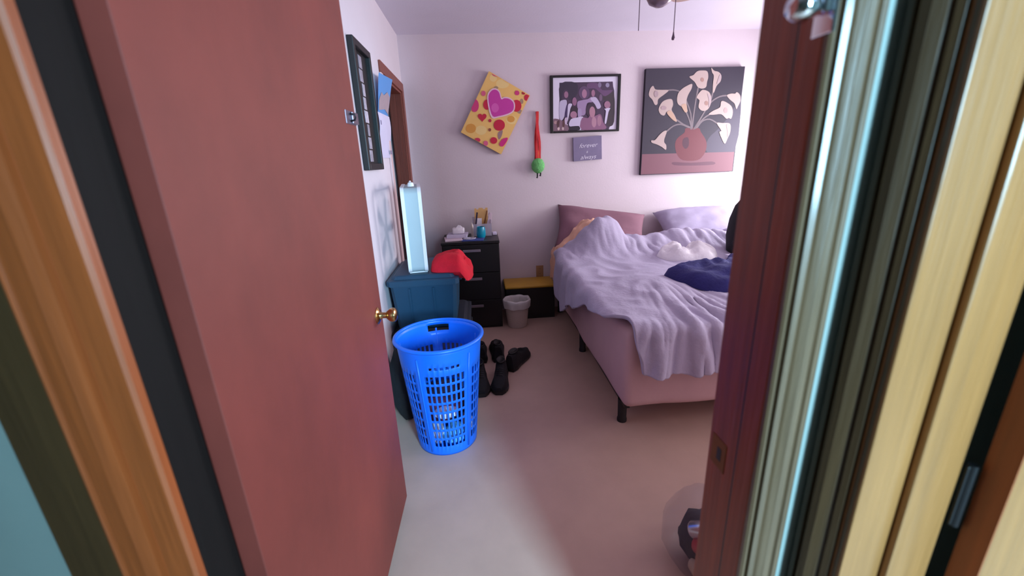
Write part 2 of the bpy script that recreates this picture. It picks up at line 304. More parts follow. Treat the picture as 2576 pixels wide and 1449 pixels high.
PHOTO_ART = [
  ((74, 56, 80), [(0.757,2.052),(0.906,2.052),(1.227,2.051),(1.232,2.014),(1.243,1.978),(1.247,1.904),(1.251,1.725),(1.236,1.707),(1.209,1.678),(1.205,1.658),(0.831,1.664),(0.83,1.715),(0.756,1.757)]),
  ((56, 48, 66), [(0.764,2.045),(0.906,2.047),(0.915,1.962),(0.876,1.921),(0.838,1.915),(0.833,1.985),(0.795,1.989),(0.776,1.913),(0.761,1.899)]),
  ((64, 54, 62), [(1.145,1.935),(1.176,1.959),(1.242,1.961),(1.251,1.728),(1.212,1.686),(1.184,1.705),(1.189,1.777),(1.215,1.848),(1.197,1.899),(1.15,1.9)]),
  ((104, 74, 110), [(1.006,2.04),(1.091,2.041),(1.136,1.985),(1.23,1.982),(1.165,1.935),(1.117,1.964),(1.069,2.0),(1.007,2.002)]),
  ((148, 140, 168), [(1.198,2.023),(1.197,2.015),(1.192,2.009),(1.186,2.006),(1.178,2.006),(1.171,2.01),(1.166,2.016),(1.164,2.024),(1.166,2.032),(1.17,2.038),(1.177,2.041),(1.185,2.041),(1.192,2.037),(1.197,2.031)]),
  ((130, 116, 144), [(1.127,2.027),(1.126,2.018),(1.122,2.01),(1.116,2.006),(1.109,2.007),(1.103,2.011),(1.099,2.018),(1.097,2.027),(1.098,2.036),(1.102,2.043),(1.108,2.047),(1.115,2.047),(1.121,2.043),(1.125,2.036)]),
  ((112, 88, 116), [(1.137,1.925),(1.136,1.913),(1.133,1.903),(1.128,1.898),(1.121,1.898),(1.116,1.903),(1.112,1.913),(1.11,1.926),(1.111,1.938),(1.115,1.947),(1.12,1.953),(1.126,1.953),(1.132,1.947),(1.136,1.937)]),
  ((96, 72, 104), [(1.023,1.966),(1.019,1.944),(1.006,1.926),(0.986,1.916),(0.965,1.916),(0.945,1.927),(0.931,1.946),(0.926,1.969),(0.931,1.991),(0.944,2.009),(0.963,2.019),(0.985,2.018),(1.004,2.008),(1.018,1.989)]),
  ((168, 122, 148), [(0.999,1.96),(0.997,1.945),(0.991,1.933),(0.983,1.926),(0.973,1.926),(0.965,1.933),(0.958,1.946),(0.956,1.961),(0.958,1.976),(0.964,1.988),(0.972,1.995),(0.982,1.994),(0.99,1.987),(0.997,1.975)]),
  ((158, 112, 138), [(1.072,1.962),(1.07,1.95),(1.066,1.94),(1.06,1.935),(1.052,1.935),(1.046,1.94),(1.041,1.95),(1.039,1.962),(1.04,1.975),(1.045,1.984),(1.051,1.989),(1.058,1.989),(1.065,1.984),(1.07,1.974)]),
  ((160, 136, 172), [(0.915,1.892),(0.954,1.908),(1.009,1.916),(1.043,1.934),(1.052,1.892),(1.001,1.882),(0.991,1.801),(0.956,1.784),(0.924,1.82)]),
  ((192, 180, 208), [(1.032,1.915),(1.051,1.931),(1.087,1.923),(1.128,1.854),(1.097,1.834),(1.072,1.873)]),
  ((154, 110, 136), [(0.835,1.955),(0.833,1.944),(0.828,1.935),(0.82,1.93),(0.812,1.93),(0.805,1.935),(0.799,1.945),(0.798,1.956),(0.799,1.968),(0.805,1.977),(0.812,1.982),(0.82,1.981),(0.828,1.976),(0.833,1.967)]),
  ((190, 182, 208), [(0.758,1.891),(0.783,1.913),(0.818,1.912),(0.822,1.873),(0.811,1.824),(0.799,1.777),(0.775,1.746),(0.757,1.775)]),
  ((66, 50, 92), [(0.818,1.87),(0.832,1.873),(0.826,1.782),(0.801,1.783)]),
  ((146, 102, 132), [(0.91,1.899),(0.908,1.884),(0.903,1.873),(0.895,1.867),(0.886,1.867),(0.878,1.874),(0.872,1.885),(0.87,1.9),(0.872,1.914),(0.877,1.926),(0.885,1.932),(0.894,1.932),(0.902,1.925),(0.908,1.913)]),
  ((206, 198, 222), [(0.836,1.88),(0.869,1.879),(0.853,1.84),(0.842,1.787),(0.826,1.737),(0.829,1.823)]),
  ((52, 38, 52), [(0.923,1.831),(0.92,1.819),(0.91,1.809),(0.897,1.804),(0.881,1.804),(0.867,1.81),(0.858,1.821),(0.854,1.833),(0.858,1.845),(0.867,1.855),(0.881,1.86),(0.896,1.86),(0.91,1.854),(0.92,1.844)]),
  ((166, 120, 144), [(0.913,1.79),(0.91,1.778),(0.902,1.768),(0.89,1.762),(0.877,1.763),(0.865,1.769),(0.856,1.779),(0.853,1.792),(0.856,1.805),(0.864,1.815),(0.876,1.82),(0.889,1.82),(0.901,1.814),(0.91,1.803)]),
  ((168, 150, 184), [(0.921,1.835),(0.947,1.838),(0.956,1.784),(0.925,1.77)]),
  ((206, 198, 222), [(0.842,1.722),(0.862,1.758),(0.917,1.769),(0.96,1.776),(0.97,1.762),(0.953,1.73),(0.952,1.664),(0.938,1.665),(0.931,1.698),(0.854,1.696)]),
  ((40, 34, 46), [(0.842,1.693),(0.929,1.696),(0.934,1.663),(0.835,1.662)]),
  ((60, 44, 62), [(1.087,1.823),(1.083,1.798),(1.07,1.777),(1.052,1.766),(1.03,1.767),(1.011,1.779),(0.998,1.8),(0.993,1.826),(0.997,1.851),(1.01,1.871),(1.028,1.882),(1.049,1.881),(1.068,1.87),(1.082,1.849)]),
  ((142, 98, 128), [(0.958,1.762),(1.011,1.761),(1.031,1.782),(1.074,1.777),(1.125,1.79),(1.151,1.724),(1.173,1.665),(0.958,1.664)]),
  ((176, 128, 146), [(1.076,1.809),(1.074,1.79),(1.067,1.774),(1.057,1.766),(1.045,1.766),(1.034,1.775),(1.027,1.791),(1.024,1.811),(1.026,1.83),(1.033,1.845),(1.043,1.854),(1.055,1.853),(1.065,1.844),(1.073,1.829)]),
  ((178, 134, 152), [(1.089,1.726),(1.088,1.707),(1.082,1.692),(1.073,1.683),(1.064,1.684),(1.055,1.693),(1.048,1.708),(1.046,1.727),(1.048,1.746),(1.053,1.761),(1.062,1.769),(1.071,1.769),(1.08,1.76),(1.087,1.745)]),
  ((168, 124, 144), [(1.134,1.735),(1.133,1.716),(1.128,1.701),(1.12,1.693),(1.112,1.693),(1.104,1.702),(1.098,1.717),(1.096,1.736),(1.097,1.755),(1.102,1.77),(1.11,1.778),(1.118,1.778),(1.126,1.77),(1.132,1.754)]),
  ((158, 114, 138), [(1.211,1.865),(1.209,1.852),(1.201,1.842),(1.19,1.837),(1.178,1.837),(1.167,1.843),(1.159,1.853),(1.156,1.866),(1.158,1.879),(1.165,1.889),(1.176,1.894),(1.189,1.894),(1.2,1.888),(1.208,1.877)]),
  ((206, 198, 222), [(1.158,1.832),(1.211,1.838),(1.196,1.806),(1.179,1.716),(1.163,1.72),(1.172,1.814)]),
  ((128, 98, 112), [(0.701,1.757),(0.756,1.757),(0.795,1.734),(0.831,1.701),(0.831,1.664),(0.7,1.662)]),
  ((176, 140, 140), [(0.739,1.732),(0.737,1.727),(0.733,1.722),(0.726,1.72),(0.719,1.72),(0.712,1.723),(0.708,1.728),(0.706,1.733),(0.708,1.739),(0.712,1.743),(0.719,1.746),(0.726,1.745),(0.733,1.743),(0.737,1.738)]),
  ((214, 190, 186), [(0.758,1.681),(0.757,1.675),(0.754,1.67),(0.75,1.667),(0.745,1.667),(0.741,1.67),(0.739,1.675),(0.738,1.682),(0.739,1.688),(0.741,1.693),(0.746,1.696),(0.75,1.695),(0.754,1.692),(0.757,1.687)]),
  ((206, 180, 180), [(0.796,1.68),(0.795,1.674),(0.793,1.67),(0.789,1.667),(0.785,1.667),(0.782,1.67),(0.779,1.675),(0.778,1.68),(0.779,1.686),(0.782,1.691),(0.785,1.693),(0.789,1.693),(0.793,1.69),(0.795,1.686)]),
  ((86, 56, 60), [(0.732,1.736),(0.756,1.75),(0.752,1.699),(0.736,1.693)]),
  ((92, 60, 62), [(0.787,1.745),(0.803,1.749),(0.799,1.694),(0.783,1.702)]),
  ((196, 176, 200), [(0.803,1.763),(0.826,1.769),(0.823,1.723),(0.807,1.716)]),
]
# ------------------------------------------------------------------ materials
M = {}
M['wall'] = mat('lilac_wall_paint', (222, 209, 215), .75, .02, 3, .06, 60)
M['ceil'] = mat('ceiling_paint', (214, 206, 220), .8, .02, 3, .08, 70)
M['hallwall'] = mat('grey_green_paint', (132, 144, 138), .7, .04, 4, .05, 60)
M['floor'] = mat('vinyl_floor', (198, 166, 150), .5, .06, 5, .05, 40)
M['jamb'] = mat('red_brown_stained_wood', (150, 64, 28), .42, .28, 9, .12, 20, (6, 6, .35))
M['darkjamb'] = mat('near_black_wood', (11, 9, 8), .7, .25, 9, .1, 20, (6, 6, .35), spec=.25)  # left jamb and stop, far darker than the right jamb
M['trim'] = mat('honey_varnished_wood', (150, 100, 54), .36, .16, 9, .12, 20, (7, 7, .3), coat=.25)
M['trimbrown'] = mat('brown_varnished_wood', (98, 76, 54), .38, .25, 9, .12, 20, (7, 7, .3), coat=.3)  # right casing, a duller brown than the other hall trim
M['trimorange'] = mat('orange_varnished_wood', (156, 76, 34), .45, .24, 8, .12, 20, (7, 7, .3), coat=.2)
M['trimdark'] = mat('dark_brown_wood', (70, 48, 24), .5, .25, 8, .12, 20, (7, 7, .3))  # dark brown for the left band; paints in the second casing's unlit side
M['closettrim'] = mat('mahogany_trim', (128, 62, 46), .45, .2, 8, .1, 20, (7, 7, .3))
M['paletrim'] = mat('pale_painted_trim', (216, 186, 186), .5, .04, 6)
M['door'] = mat('mahogany_painted_door', (126, 52, 42), .6, .18, 3.2, .08, 30, (1, 1, .7))
M['dooredge'] = mat('door_edge_wood', (120, 58, 46), .6, .2, 8, 0, 1, (6, 6, .4))
M['brass'] = mat('worn_brass', (198, 160, 108), .2, metallic=1.)
M['chrome'] = mat('chrome', (214, 220, 226), .1, metallic=1.)
M['zinc'] = mat('dull_zinc', (128, 118, 132), .38, .12, 30, metallic=.8)
M['black'] = mat('black_plastic', (16, 15, 17), .45)
M['blackwood'] = mat('black_laminate', (15, 13, 15), .42, .15, 6)
M['blackcloth'] = mat('black_fabric', (20, 18, 22), .85, .2, 30, .2, 90)
M['darkvoid'] = mat('dark_closet_wall', (60, 48, 46), .8)  # closet interior, much darker than the room walls
M['handle'] = mat('brushed_nickel', (150, 138, 148), .35, metallic=.7)
M['basket'] = mat('blue_plastic', (12, 112, 240), .38, .03, 5, spec=.5)
M['tote'] = mat('dark_teal_plastic', (12, 58, 84), .45, .06, 6)
M['totedark'] = mat('charcoal_blue_plastic', (24, 32, 44), .5, .06, 6)
M['totegrey'] = mat('slate_blue_plastic', (62, 72, 116), .45, .06, 6)
M['fanmetal'] = mat('pale_blue_enamel', (172, 190, 196), .45, .03, 4)
M['fanwhite'] = mat('white_plastic', (234, 234, 238), .4)
M['red'] = mat('red_fleece', (206, 14, 42), .9, .1, 20, .3, 80)
M['comforter'] = mat('lilac_grey_comforter', (186, 177, 201), .9, .06, 8, .3, 55)
M['sheet'] = mat('pink_beige_sheet', (204, 166, 168), .85, .05, 4, .2, 12)
M['peach'] = mat('peach_sheet', (236, 184, 156), .85, .06, 8, .3, 25)
M['mauve'] = mat('mauve_pillowcase', (138, 98, 112), .85, .05, 8, .15, 20)
M['lilac'] = mat('lilac_grey_pillowcase', (166, 156, 182), .88, .07, 7, .2, 22)
M['tan'] = mat('taupe_bedding', (168, 146, 152), .9, .06, 8, .2, 22)
M['navy'] = mat('navy_fabric', (38, 36, 104), .85, .15, 14, .35, 60)
M['white'] = mat('white_cloth', (232, 226, 234), .85, .03, 10, .2, 40)
M['whiteplastic'] = mat('white_film', (240, 234, 240), .35, .03, 12, .3, 40)
M['ltblue'] = mat('light_blue_cloth', (110, 196, 240), .85, .08, 10, .3, 40)
M['darkcloth'] = mat('dark_cloth', (46, 34, 60), .9, .2, 12, .3, 40)
M['plumcloth'] = mat('plum_cloth', (104, 60, 92), .9, .2, 12, .3, 40)
M['yellow'] = mat('mustard_vinyl', (206, 158, 52), .5, .08, 8, .1, 30)
M['bin'] = mat('cream_plastic', (206, 192, 182), .5, .04, 5)
M['liner'] = mat('bin_liner_film', (214, 208, 204), .4, .04, 9, .3, 40)
M['paper'] = mat('paper', (212, 204, 226), .8, .03, 8)
M['paperpink'] = mat('pinkish_paper', (222, 200, 212), .8, .03, 8)
M['bluepaper'] = mat('blue_print_paper', (60, 78, 150), .7, .1, 20)
M['kraft'] = mat('kraft_card', (222, 178, 116), .8, .05, 12)
M['brown'] = mat('brown_card', (140, 90, 52), .8, .1, 12)
M['teal'] = mat('teal_glaze', (16, 152, 182), .2, .05, 8)
M['clear'] = mat('clear_acrylic', (206, 200, 218), .12, alpha=.42)
M['cable'] = mat('white_cable', (214, 210, 222), .5)
M['outlet'] = mat('almond_plastic', (176, 136, 96), .5)
M['sign'] = mat('slate_grey_board', (128, 118, 148), .7, .08, 12)
M['ink'] = mat('white_ink', (222, 216, 232), .7)
M['canvas'] = mat('canvas_edge', (46, 38, 52), .8, .1, 20)
M['cardedge'] = mat('card_box_side', (150, 96, 92), .7, .1, 14)
M['ribbon'] = mat('red_ribbon', (208, 40, 46), .4, .15, 30)
M['ribbon2'] = mat('orange_red_ribbon', (216, 84, 50), .4, .15, 30)
M['greenfluff'] = mat('green_fleece', (112, 190, 112), .95, .2, 24, .5, 90)
M['fanbrown'] = mat('brushed_bronze_grey', (150, 136, 148), .28, .06, 8, metallic=.5)
M['blade'] = mat('tan_fan_blade', (206, 176, 168), .5, .08, 6)
M['chain'] = mat('bead_chain', (120, 104, 120), .4, metallic=.6)
M['film'] = mat('grey_clear_film', (150, 142, 156), .2, .04, 10, .4, 30, alpha=.2)
M['can'] = mat('silver_can', (216, 214, 222), .22, metallic=.9)
M['redpack'] = mat('red_wrapper', (200, 24, 36), .35)
M['beige'] = mat('beige_pack', (214, 190, 156), .6)
M['bluecal'] = mat('calendar_blue', (90, 150, 214), .5)
M['glass'] = mat('window_glass', (240, 246, 250), .05, trans=1.)
M['winframe'] = mat('white_window_frame', (236, 234, 236), .4)

# ------------------------------------------------------------------ room dimensions (metres)
YH, YR = .505, .63          # hall face and bedroom face of the partition with the doorway
XL, XR, YF, ZC = -.585, 3.0, 3.9, 2.44
JL, JR = -.452, .415        # faces of the door jambs
XH = .525                   # hall face of the side wall with the second doorway

def struct(name, bm, m, **k):
    o = obj(name, bm, m); tag(o, kind='structure'); return o

struct('floor', bx((-1.75, -2.3, -.1), (3.15, 4.05, 0)), M['floor'])
struct('ceiling', bx((-1.75, -2.3, ZC), (3.15, 4.05, ZC + .1)), M['ceil'])
struct('wall_far', bx((XL - .8, YF, 0), (XR + .15, YF + .12, ZC)), M['wall'])
# left wall with the closet opening
bm = bmesh.new(); CY0, CY1, CZ = 3.065, 3.80, 2.0
box(bm, (XL - .1, YR, 0), (XL, CY0, ZC)); box(bm, (XL - .1, CY1, 0), (XL, YF, ZC)); box(bm, (XL - .1, CY0, CZ), (XL, CY1, ZC))
struct('wall_left', bm, M['wall'])
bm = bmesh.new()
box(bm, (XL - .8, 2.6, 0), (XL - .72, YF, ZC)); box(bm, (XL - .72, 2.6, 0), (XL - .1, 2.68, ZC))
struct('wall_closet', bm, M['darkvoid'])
# right wall with the window
WY0, WY1, WZ0, WZ1 = 2.6, 3.64, .92, 1.88
SY0, SY1 = .97, 1.87
bm = bmesh.new()
for a_, b_, c_, d_ in ((YR, SY0, 0, ZC), (SY1, WY0, 0, ZC), (WY1, YF, 0, ZC), (SY0, SY1, 0, WZ0), (SY0, SY1, WZ1, ZC), (WY0, WY1, 0, WZ0), (WY0, WY1, WZ1, ZC)):
    box(bm, (XR, a_, c_), (XR + .15, b_, d_))
struct('wall_right', bm, M['wall'])
for nm, w0, w1 in (('window_1', WY0, WY1), ('window_3', SY0, SY1)):
    wn = thing(nm, (XR + .08, (w0 + w1) / 2, WZ0), None, None, kind='structure')
    for lo, hi in (((XR + .05, w0, WZ0), (XR + .11, w0 + .05, WZ1)), ((XR + .05, w1 - .05, WZ0), (XR + .11, w1, WZ1)),
                   ((XR + .05, w0 + .05, WZ0), (XR + .11, w1 - .05, WZ0 + .05)), ((XR + .05, w0 + .05, WZ1 - .05), (XR + .11, w1 - .05, WZ1)),
                   ((XR + .05, w0 + .05, 1.38), (XR + .11, w1 - .05, 1.42))):
        obj('window_frame', bx(lo, hi, .006), M['winframe'], wn)
    for z0, z1 in ((WZ0 + .05, 1.38), (1.42, WZ1 - .05)):
        obj('pane', bx((XR + .075, w0 + .05, z0), (XR + .081, w1 - .05, z1)), M['glass'], wn)
# partition with the doorway (grey-green towards the hall, lilac towards the bedroom)
DZ = 2.055
for nm, y0, y1, mm in (('wall_hall', YH, (YH + YR) / 2, 'hallwall'), ('wall_near', (YH + YR) / 2, YR, 'wall')):
    bm = bmesh.new()
    box(bm, (-1.65, y0, 0), (JL - .02, y1, ZC)); box(bm, (JR + .02, y0, 0), (XR + .15, y1, ZC)); box(bm, (JL - .02, y0, DZ), (JR + .02, y1, ZC))
    struct(nm, bm, M[mm])
# hall side walls, second doorway and the room beyond
O0, O1 = -1.25, .434
bm = bmesh.new()
box(bm, (XH, O1 + .015, 0), (XH + .13, YH, ZC)); box(bm, (XH, O0, DZ), (XH + .13, O1 + .015, ZC)); box(bm, (XH, -2.1, 0), (XH + .13, O0, ZC))
struct('wall_hall_right', bm, M['hallwall'])
struct('wall_hall_left', bx((-1.75, -2.1, 0), (-1.65, YH, ZC)), M['hallwall'])
HX0, HX1, HZ0, HZ1 = .76, 1.68, 1.02, 2.22
bm = bmesh.new()
box(bm, (-1.75, -2.3, 0), (HX0, -2.1, ZC)); box(bm, (HX1, -2.3, 0), (3.15, -2.1, ZC)); box(bm, (HX0, -2.3, 0), (HX1, -2.1, HZ0)); box(bm, (HX0, -2.3, HZ1), (HX1, -2.1, ZC))
struct('wall_back', bm, M['hallwall'])
struct('wall_side_room', bx((3.05, -2.1, 0), (3.15, YH, ZC)), M['hallwall'])
wn = thing('window_2', ((HX0 + HX1) / 2, -2.2, HZ0), None, None, kind='structure')
for lo, hi in (((HX0, -2.23, HZ0), (HX0 + .05, -2.17, HZ1)), ((HX1 - .05, -2.23, HZ0), (HX1, -2.17, HZ1)), ((HX0 + .05, -2.23, HZ0), (HX1 - .05, -2.17, HZ0 + .05)), ((HX0 + .05, -2.23, HZ1 - .05), (HX1 - .05, -2.17, HZ1))):
    obj('window_frame', bx(lo, hi, .006), M['winframe'], wn)
obj('pane', bx((HX0 + .05, -2.203, HZ0 + .05), (HX1 - .05, -2.197, HZ1 - .05)), M['glass'], wn)

# ------------------------------------------------------------------ door frames
PROF = [(0, 0), (0, .009), (.003, .012), (.006, .0115), (.008, .006), (.0105, .006), (.012, .0125), (.019, .014), (.022, .0115), (.025, .0145), (.034, .0185), (.043, .0185), (.048, .014), (.051, .0115), (.0535, .0145), (.060, .0145), (.063, .012), (.063, 0)]
def casing(bm, x0, sgn, yface, z0, z1):
    """moulded board standing on a wall that faces -y; x0 = inner edge, grows towards sgn"""
    prism(bm, [(x0 + sgn * d, yface - t) for d, t in PROF], 'z', z0, z1)
t = thing('trim_1', (JR, YH, 0), None, None, kind='structure')      # right side of the bedroom doorway
obj('jamb', bx((JR, YH, 0), (JR + .019, YR + .012, DZ), .002), M['jamb'], t)
obj('door_stop', bx((JR - .013, YH - .003, 0), (JR, .545, DZ - .012), .003), M['jamb'], t)
obj('black_strip', bx((JR - .007, .545, 0), (JR, .556, DZ - .012), .002), M['black'], t)  # thin black strip along the stop on the right jamb
bm = bmesh.new(); casing(bm, JR - .012, 1, YH, 0, DZ + .06); obj('casing', bm, M['trimbrown'], t)
obj('bedroom_casing', bx((JR + .006, YR, 0), (JR + .07, YR + .015, DZ + .06), .004), M['jamb'], t)
t2 = obj('strike_plate', bx((JR - .0012, .588, .865), (JR + .0005, .632, .925), .0008), M['brown'], t)
obj('latch_hole', bx((JR - .0018, .600, .882), (JR - .0009, .613, .908), .0004), M['black'], t2)
t = thing('trim_2', (JL, YH, 0), None, None, kind='structure')      # left side, where the door hangs
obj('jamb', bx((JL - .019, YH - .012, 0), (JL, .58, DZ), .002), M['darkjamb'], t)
obj('hinge_rebate', bx((JL - .019, .58, 0), (JL, YR + .012, DZ), .002), M['door'], t)
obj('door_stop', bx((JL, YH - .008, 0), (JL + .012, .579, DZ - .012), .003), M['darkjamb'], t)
bm = bmesh.new(); prism(bm, [(JL + .014, YH), (JL + .014, YH - .012), (JL + .010, YH - .016), (JL - .022, YH - .016), (JL - .024, YH - .007), (JL - .032, YH - .007), (JL - .034, YH - .015), (JL - .050, YH - .019), (JL - .073, YH - .017), (JL - .076, YH - .010), (JL - .079, YH - .010), (JL - .082, YH - .016), (JL - .086, YH - .014), (JL - .086, YH)], 'z', 0, DZ + .06)
obj('casing', bm, M['trimorange'], t)
obj('dark_band', bx((JL - .158, YH - .010, 0), (JL - .086, YH, DZ + .1), .003), M['trimdark'], t)  # flat dark brown band between the left casing and the hall wall
t = thing('trim_3', (0, YH, DZ), None, None, kind='structure')      # head of the bedroom doorway
obj('head_jamb', bx((JL, YH - .012, DZ - .0), (JR, YR + .012, DZ + .019), .002), M['jamb'], t)
obj('head_casing', bx((JL - .08, YH - .016, DZ + .019), (JR + .057, YH, DZ + .08), .004), M['trimorange'], t)
t = thing('trim_4', (XH, O1, 0), None, None, kind='structure')      # far side of the second doorway
prof2 = [(O1 + .004 + d, XH - tt * (.9 + 22 * d)) for d, tt in PROF if d <= .06] + [(O1 + .064, XH)]  # outer edge thickened to throw shade on the wall strip beside it
bm = bmesh.new(); prism(bm, [(b, a) for a, b in prof2], 'z', 0, DZ + .06)
obj('casing', bm, M['trimdark'], t)  # shade of the unlit casing face is put into this dark colour
obj('jamb', bx((XH - .010, O1, 0), (XH + .128, O1 + .018, DZ), .002), M['trim'], t)
obj('door_stop', bx((XH + .055, O1 - .011, 0), (XH + .122, O1, DZ - .012), .003), M['trim'], t)

# closet opening in the left wall
t = thing('trim_5', (XL, CY1, 0), None, None, kind='structure')
obj('far_casing', bx((XL, CY1, 0), (XL + .016, CY1 + .07, CZ + .07), .004), M['closettrim'], t)
obj('far_jamb', bx((XL - .1, CY1 - .018, 0), (XL + .004, CY1, CZ), .002), M['closettrim'], t)
obj('head_casing', bx((XL, CY0 - .065, CZ), (XL + .016, CY1, CZ + .07), .004), M['closettrim'], t)
obj('head_jamb', bx((XL - .1, CY0, CZ - .018), (XL + .004, CY1 - .018, CZ), .002), M['closettrim'], t)
obj('near_casing', bx((XL, CY0 - .065, 0), (XL + .014, CY0, CZ), .004), M['paletrim'], t)

# ------------------------------------------------------------------ the bedroom door, swung open
HPX, HPY, DW, DT = JL + .003, YR + .018, .86, .038
def door_pt(s, d, z):
    """s along the leaf from the hinge, d from the bedroom face towards the seen face"""
    a = math.radians(88.7)
    return Vector((HPX + s * math.cos(a) + d * math.sin(a), HPY + s * math.sin(a) - d * math.cos(a), z))
dr = thing('door_1', (HPX, HPY, .036), None, None, kind='structure')
bm = bmesh.new()
def dbox(bm, s0, s1, d0, d1, z0, z1, bev=0.):
    vs = box(bm, (s0, d0, z0), (s1, d1, z1), bev)
dm = Matrix.Translation((HPX, HPY, 0)) @ Matrix.Rotation(math.radians(88.7), 4, 'Z') @ Matrix.Diagonal((1, -1, 1, 1))
def dobj(name, bm, m, parent=dr, smooth=False):
    bmesh.ops.transform(bm, matrix=dm, verts=bm.verts); return obj(name, bm, m, parent, smooth)
bm = bmesh.new(); dbox(bm, -.062, DW, .004, .004 + DT, .036, 2.045, .002)
dobj('door_leaf', bm, M['door'])
FD = .004 + DT
bm = bmesh.new(); dbox(bm, DW - .0005, DW + .0008, .006, FD - .002, .04, 2.04); dobj('door_edge', bm, M['dooredge'])
bm = bmesh.new(); lathe(bm, [(.0, -.002), (.031, -.002), (.031, .003), (.024, .008), (.014, .011), (.011, .02), (.011, .032), (.016, .036), (.024, .046), (.0265, .056), (.024, .065), (.016, .070), (.0, .071)], (DW - .062, FD, .905), 'y', 28)
dobj('door_knob', bm, M['brass'], smooth='auto')
hs = bmesh.new(); dbox(hs, DW - .105, DW - .004, FD, FD + .0025, 1.553, 1.593, .001)
hasp = dobj('hasp', hs, M['zinc'])
bm = bmesh.new(); dbox(bm, DW - .055, DW + .004, FD + .0025, FD + .0085, 1.556, 1.592, .002); dobj('hasp_strap', bm, M['zinc'], hasp)
bm = bmesh.new()
tube(bm, [(DW - .062, FD + .002, 1.563), (DW - .062, FD + .016, 1.566), (DW - .062, FD + .019, 1.574), (DW - .062, FD + .016, 1.582), (DW - .062, FD + .002, 1.585)], .003)
dobj('staple', bm, M['black'], hasp, smooth=True)

# second door, swung into the side room
d2 = thing('door_2', (XH + .145, O1 - .02, 0), None, None, kind='structure')
obj('door_leaf', bx((XH + .143, O1 - .052, .02), (XH + .93, O1 - .018, 2.04), .002), M['trim'], d2)
obj('door_edge', bx((XH + .1418, O1 - .0515, .022), (XH + .1435, O1 - .0185, 2.038)), M['trimorange'], d2)
for z in (.3, .95, 1.8):
    bm = bmesh.new(); box(bm, (XH + .124, O1 - .016, z - .05), (XH + .1415, O1 - .0125, z + .05), .001)
    lathe(bm, [(0, z - .052), (.006, z - .052), (.006, z + .052), (0, z + .052)], (XH + .133, O1 - .014, 0), 'z', 12)
    obj('hinge', bm, M['black'], d2)

# chrome keeper of the extra lock on the right jamb
k = thing('lock_keeper', (JR - .011, .494, 1.57), 'chrome lock keeper with rounded knob on the right door jamb', 'lock')
obj('base_plate', bx((JR - .0155, .4885, 1.548), (JR - .011, .520, 1.625), .0015), M['chrome'], k)
bm = bmesh.new(); lathe(bm, [(0, 0), (.009, 0), (.009, -.010), (.012, -.014), (.0165, -.024), (.016, -.034), (.011, -.041), (0, -.043)], (JR - .0155, .503, 1.577), 'x', 24)
obj('knob', bm, M['chrome'], k, smooth='auto')
bm = bmesh.new(); box(bm, (JR - .024, .493, 1.569), (JR - .0155, .512, 1.612), .002); obj('bracket', bm, M['chrome'], k)
# ------------------------------------------------------------------ the bed
BX0, BX1, BY0, BY1, BZ = .69, 2.21, 1.84, 3.875, .60
bed = thing('bed', ((BX0 + BX1) / 2, (BY0 + BY1) / 2, 0), 'wide bed with pinkish sheet sides on short black legs', 'bed')
def soft_box(lo, hi, r, name, m, puff=.0, seed=0):
    bm = bmesh.new(); box(bm, lo, hi, r, 4)
    bmesh.ops.subdivide_edges(bm, edges=[e for e in bm.edges if e.calc_length() > .3], cuts=14, use_grid_fill=True)
    for v in bm.verts:
        n_ = nz(v.co.x * 4, v.co.y * 4, v.co.z * 4 + seed)
        v.co += Vector((n_, nz(v.co.y * 5, v.co.x * 5, seed), n_ * .3)) * puff
    return obj(name, bm, m, bed, smooth=True)
soft_box((BX0, BY0, .15), (BX1, BY1, BZ), .05, 'mattress', M['sheet'], .014, 4)
obj('frame_rail', bx((BX0 + .03, BY0 + .05, .125), (BX0 + .06, BY1 - .02, .152), .003), M['black'], bed)
obj('frame_rail', bx((BX1 - .06, BY0 + .05, .125), (BX1 - .03, BY1 - .02, .152), .003), M['black'], bed)
obj('frame_rail', bx(((BX0 + BX1) / 2 - .02, BY0 + .05, .125), ((BX0 + BX1) / 2 + .02, BY1 - .02, .152), .003), M['black'], bed)
for x in (BX0 + .045, (BX0 + BX1) / 2, BX1 - .045):
    for y in (1.965, 2.87, 3.75):
        bm = bmesh.new(); lathe(bm, [(0, 0), (.027, 0), (.027, .018), (.024, .024), (.026, .14), (0, .14)], (x, y, 0), 'z', 14)
        obj('leg', bm, M['black'], bed, smooth='auto')

# ---- comforter
def Lhang(b):
    pts = [(1.4, -.09), (1.84, -.01), (2.0, .06), (2.35, .12), (2.68, .24), (3.0, .37), (3.22, .35), (3.40, .06), (3.64, -.22)]
    for (y0, v0), (y1, v1) in zip(pts[:-1], pts[1:]):
        if b <= y1: return v0 + (v1 - v0) * sstep(y0, y1, b)
    return pts[-1][1]
def mound(a, b):
    ridge = math.exp(-((b - 3.36 - .05 * nz(a * 2, 3.3)) / .17) ** 2)
    amp = .085 + .19 * math.exp(-((a - 1.0) / .17) ** 2) + .03 * math.exp(-((a - 1.75) / .3) ** 2)
    return ridge * amp * (1 + .25 * nz(a * 5, b * 5, 2)) * sstep(.62, .84, a)
def top_z(a, b):
    z = BZ + .035 + .012 * nz(a * 3, b * 3, 1) + mound(a, b)
    z += .045 * math.exp(-((a - 1.02) / .20) ** 2 - ((b - 2.28) / .26) ** 2)        # bunched hump near the foot
    z += .010 * (1 - 2 * abs(nz(a * 6 + b * 3, b * 5 - a * 2, 7)))
    z += .034 * sstep(3.02, 3.3, b) * (1 - 2 * abs(nz(a * 10 + b * 2.5, b * 3.5, 11))) + .02 * sstep(3.1, 3.3, b) * (1 - 2 * abs(nz(a * 19 + b * 3, b * 5, 15)))
    return z
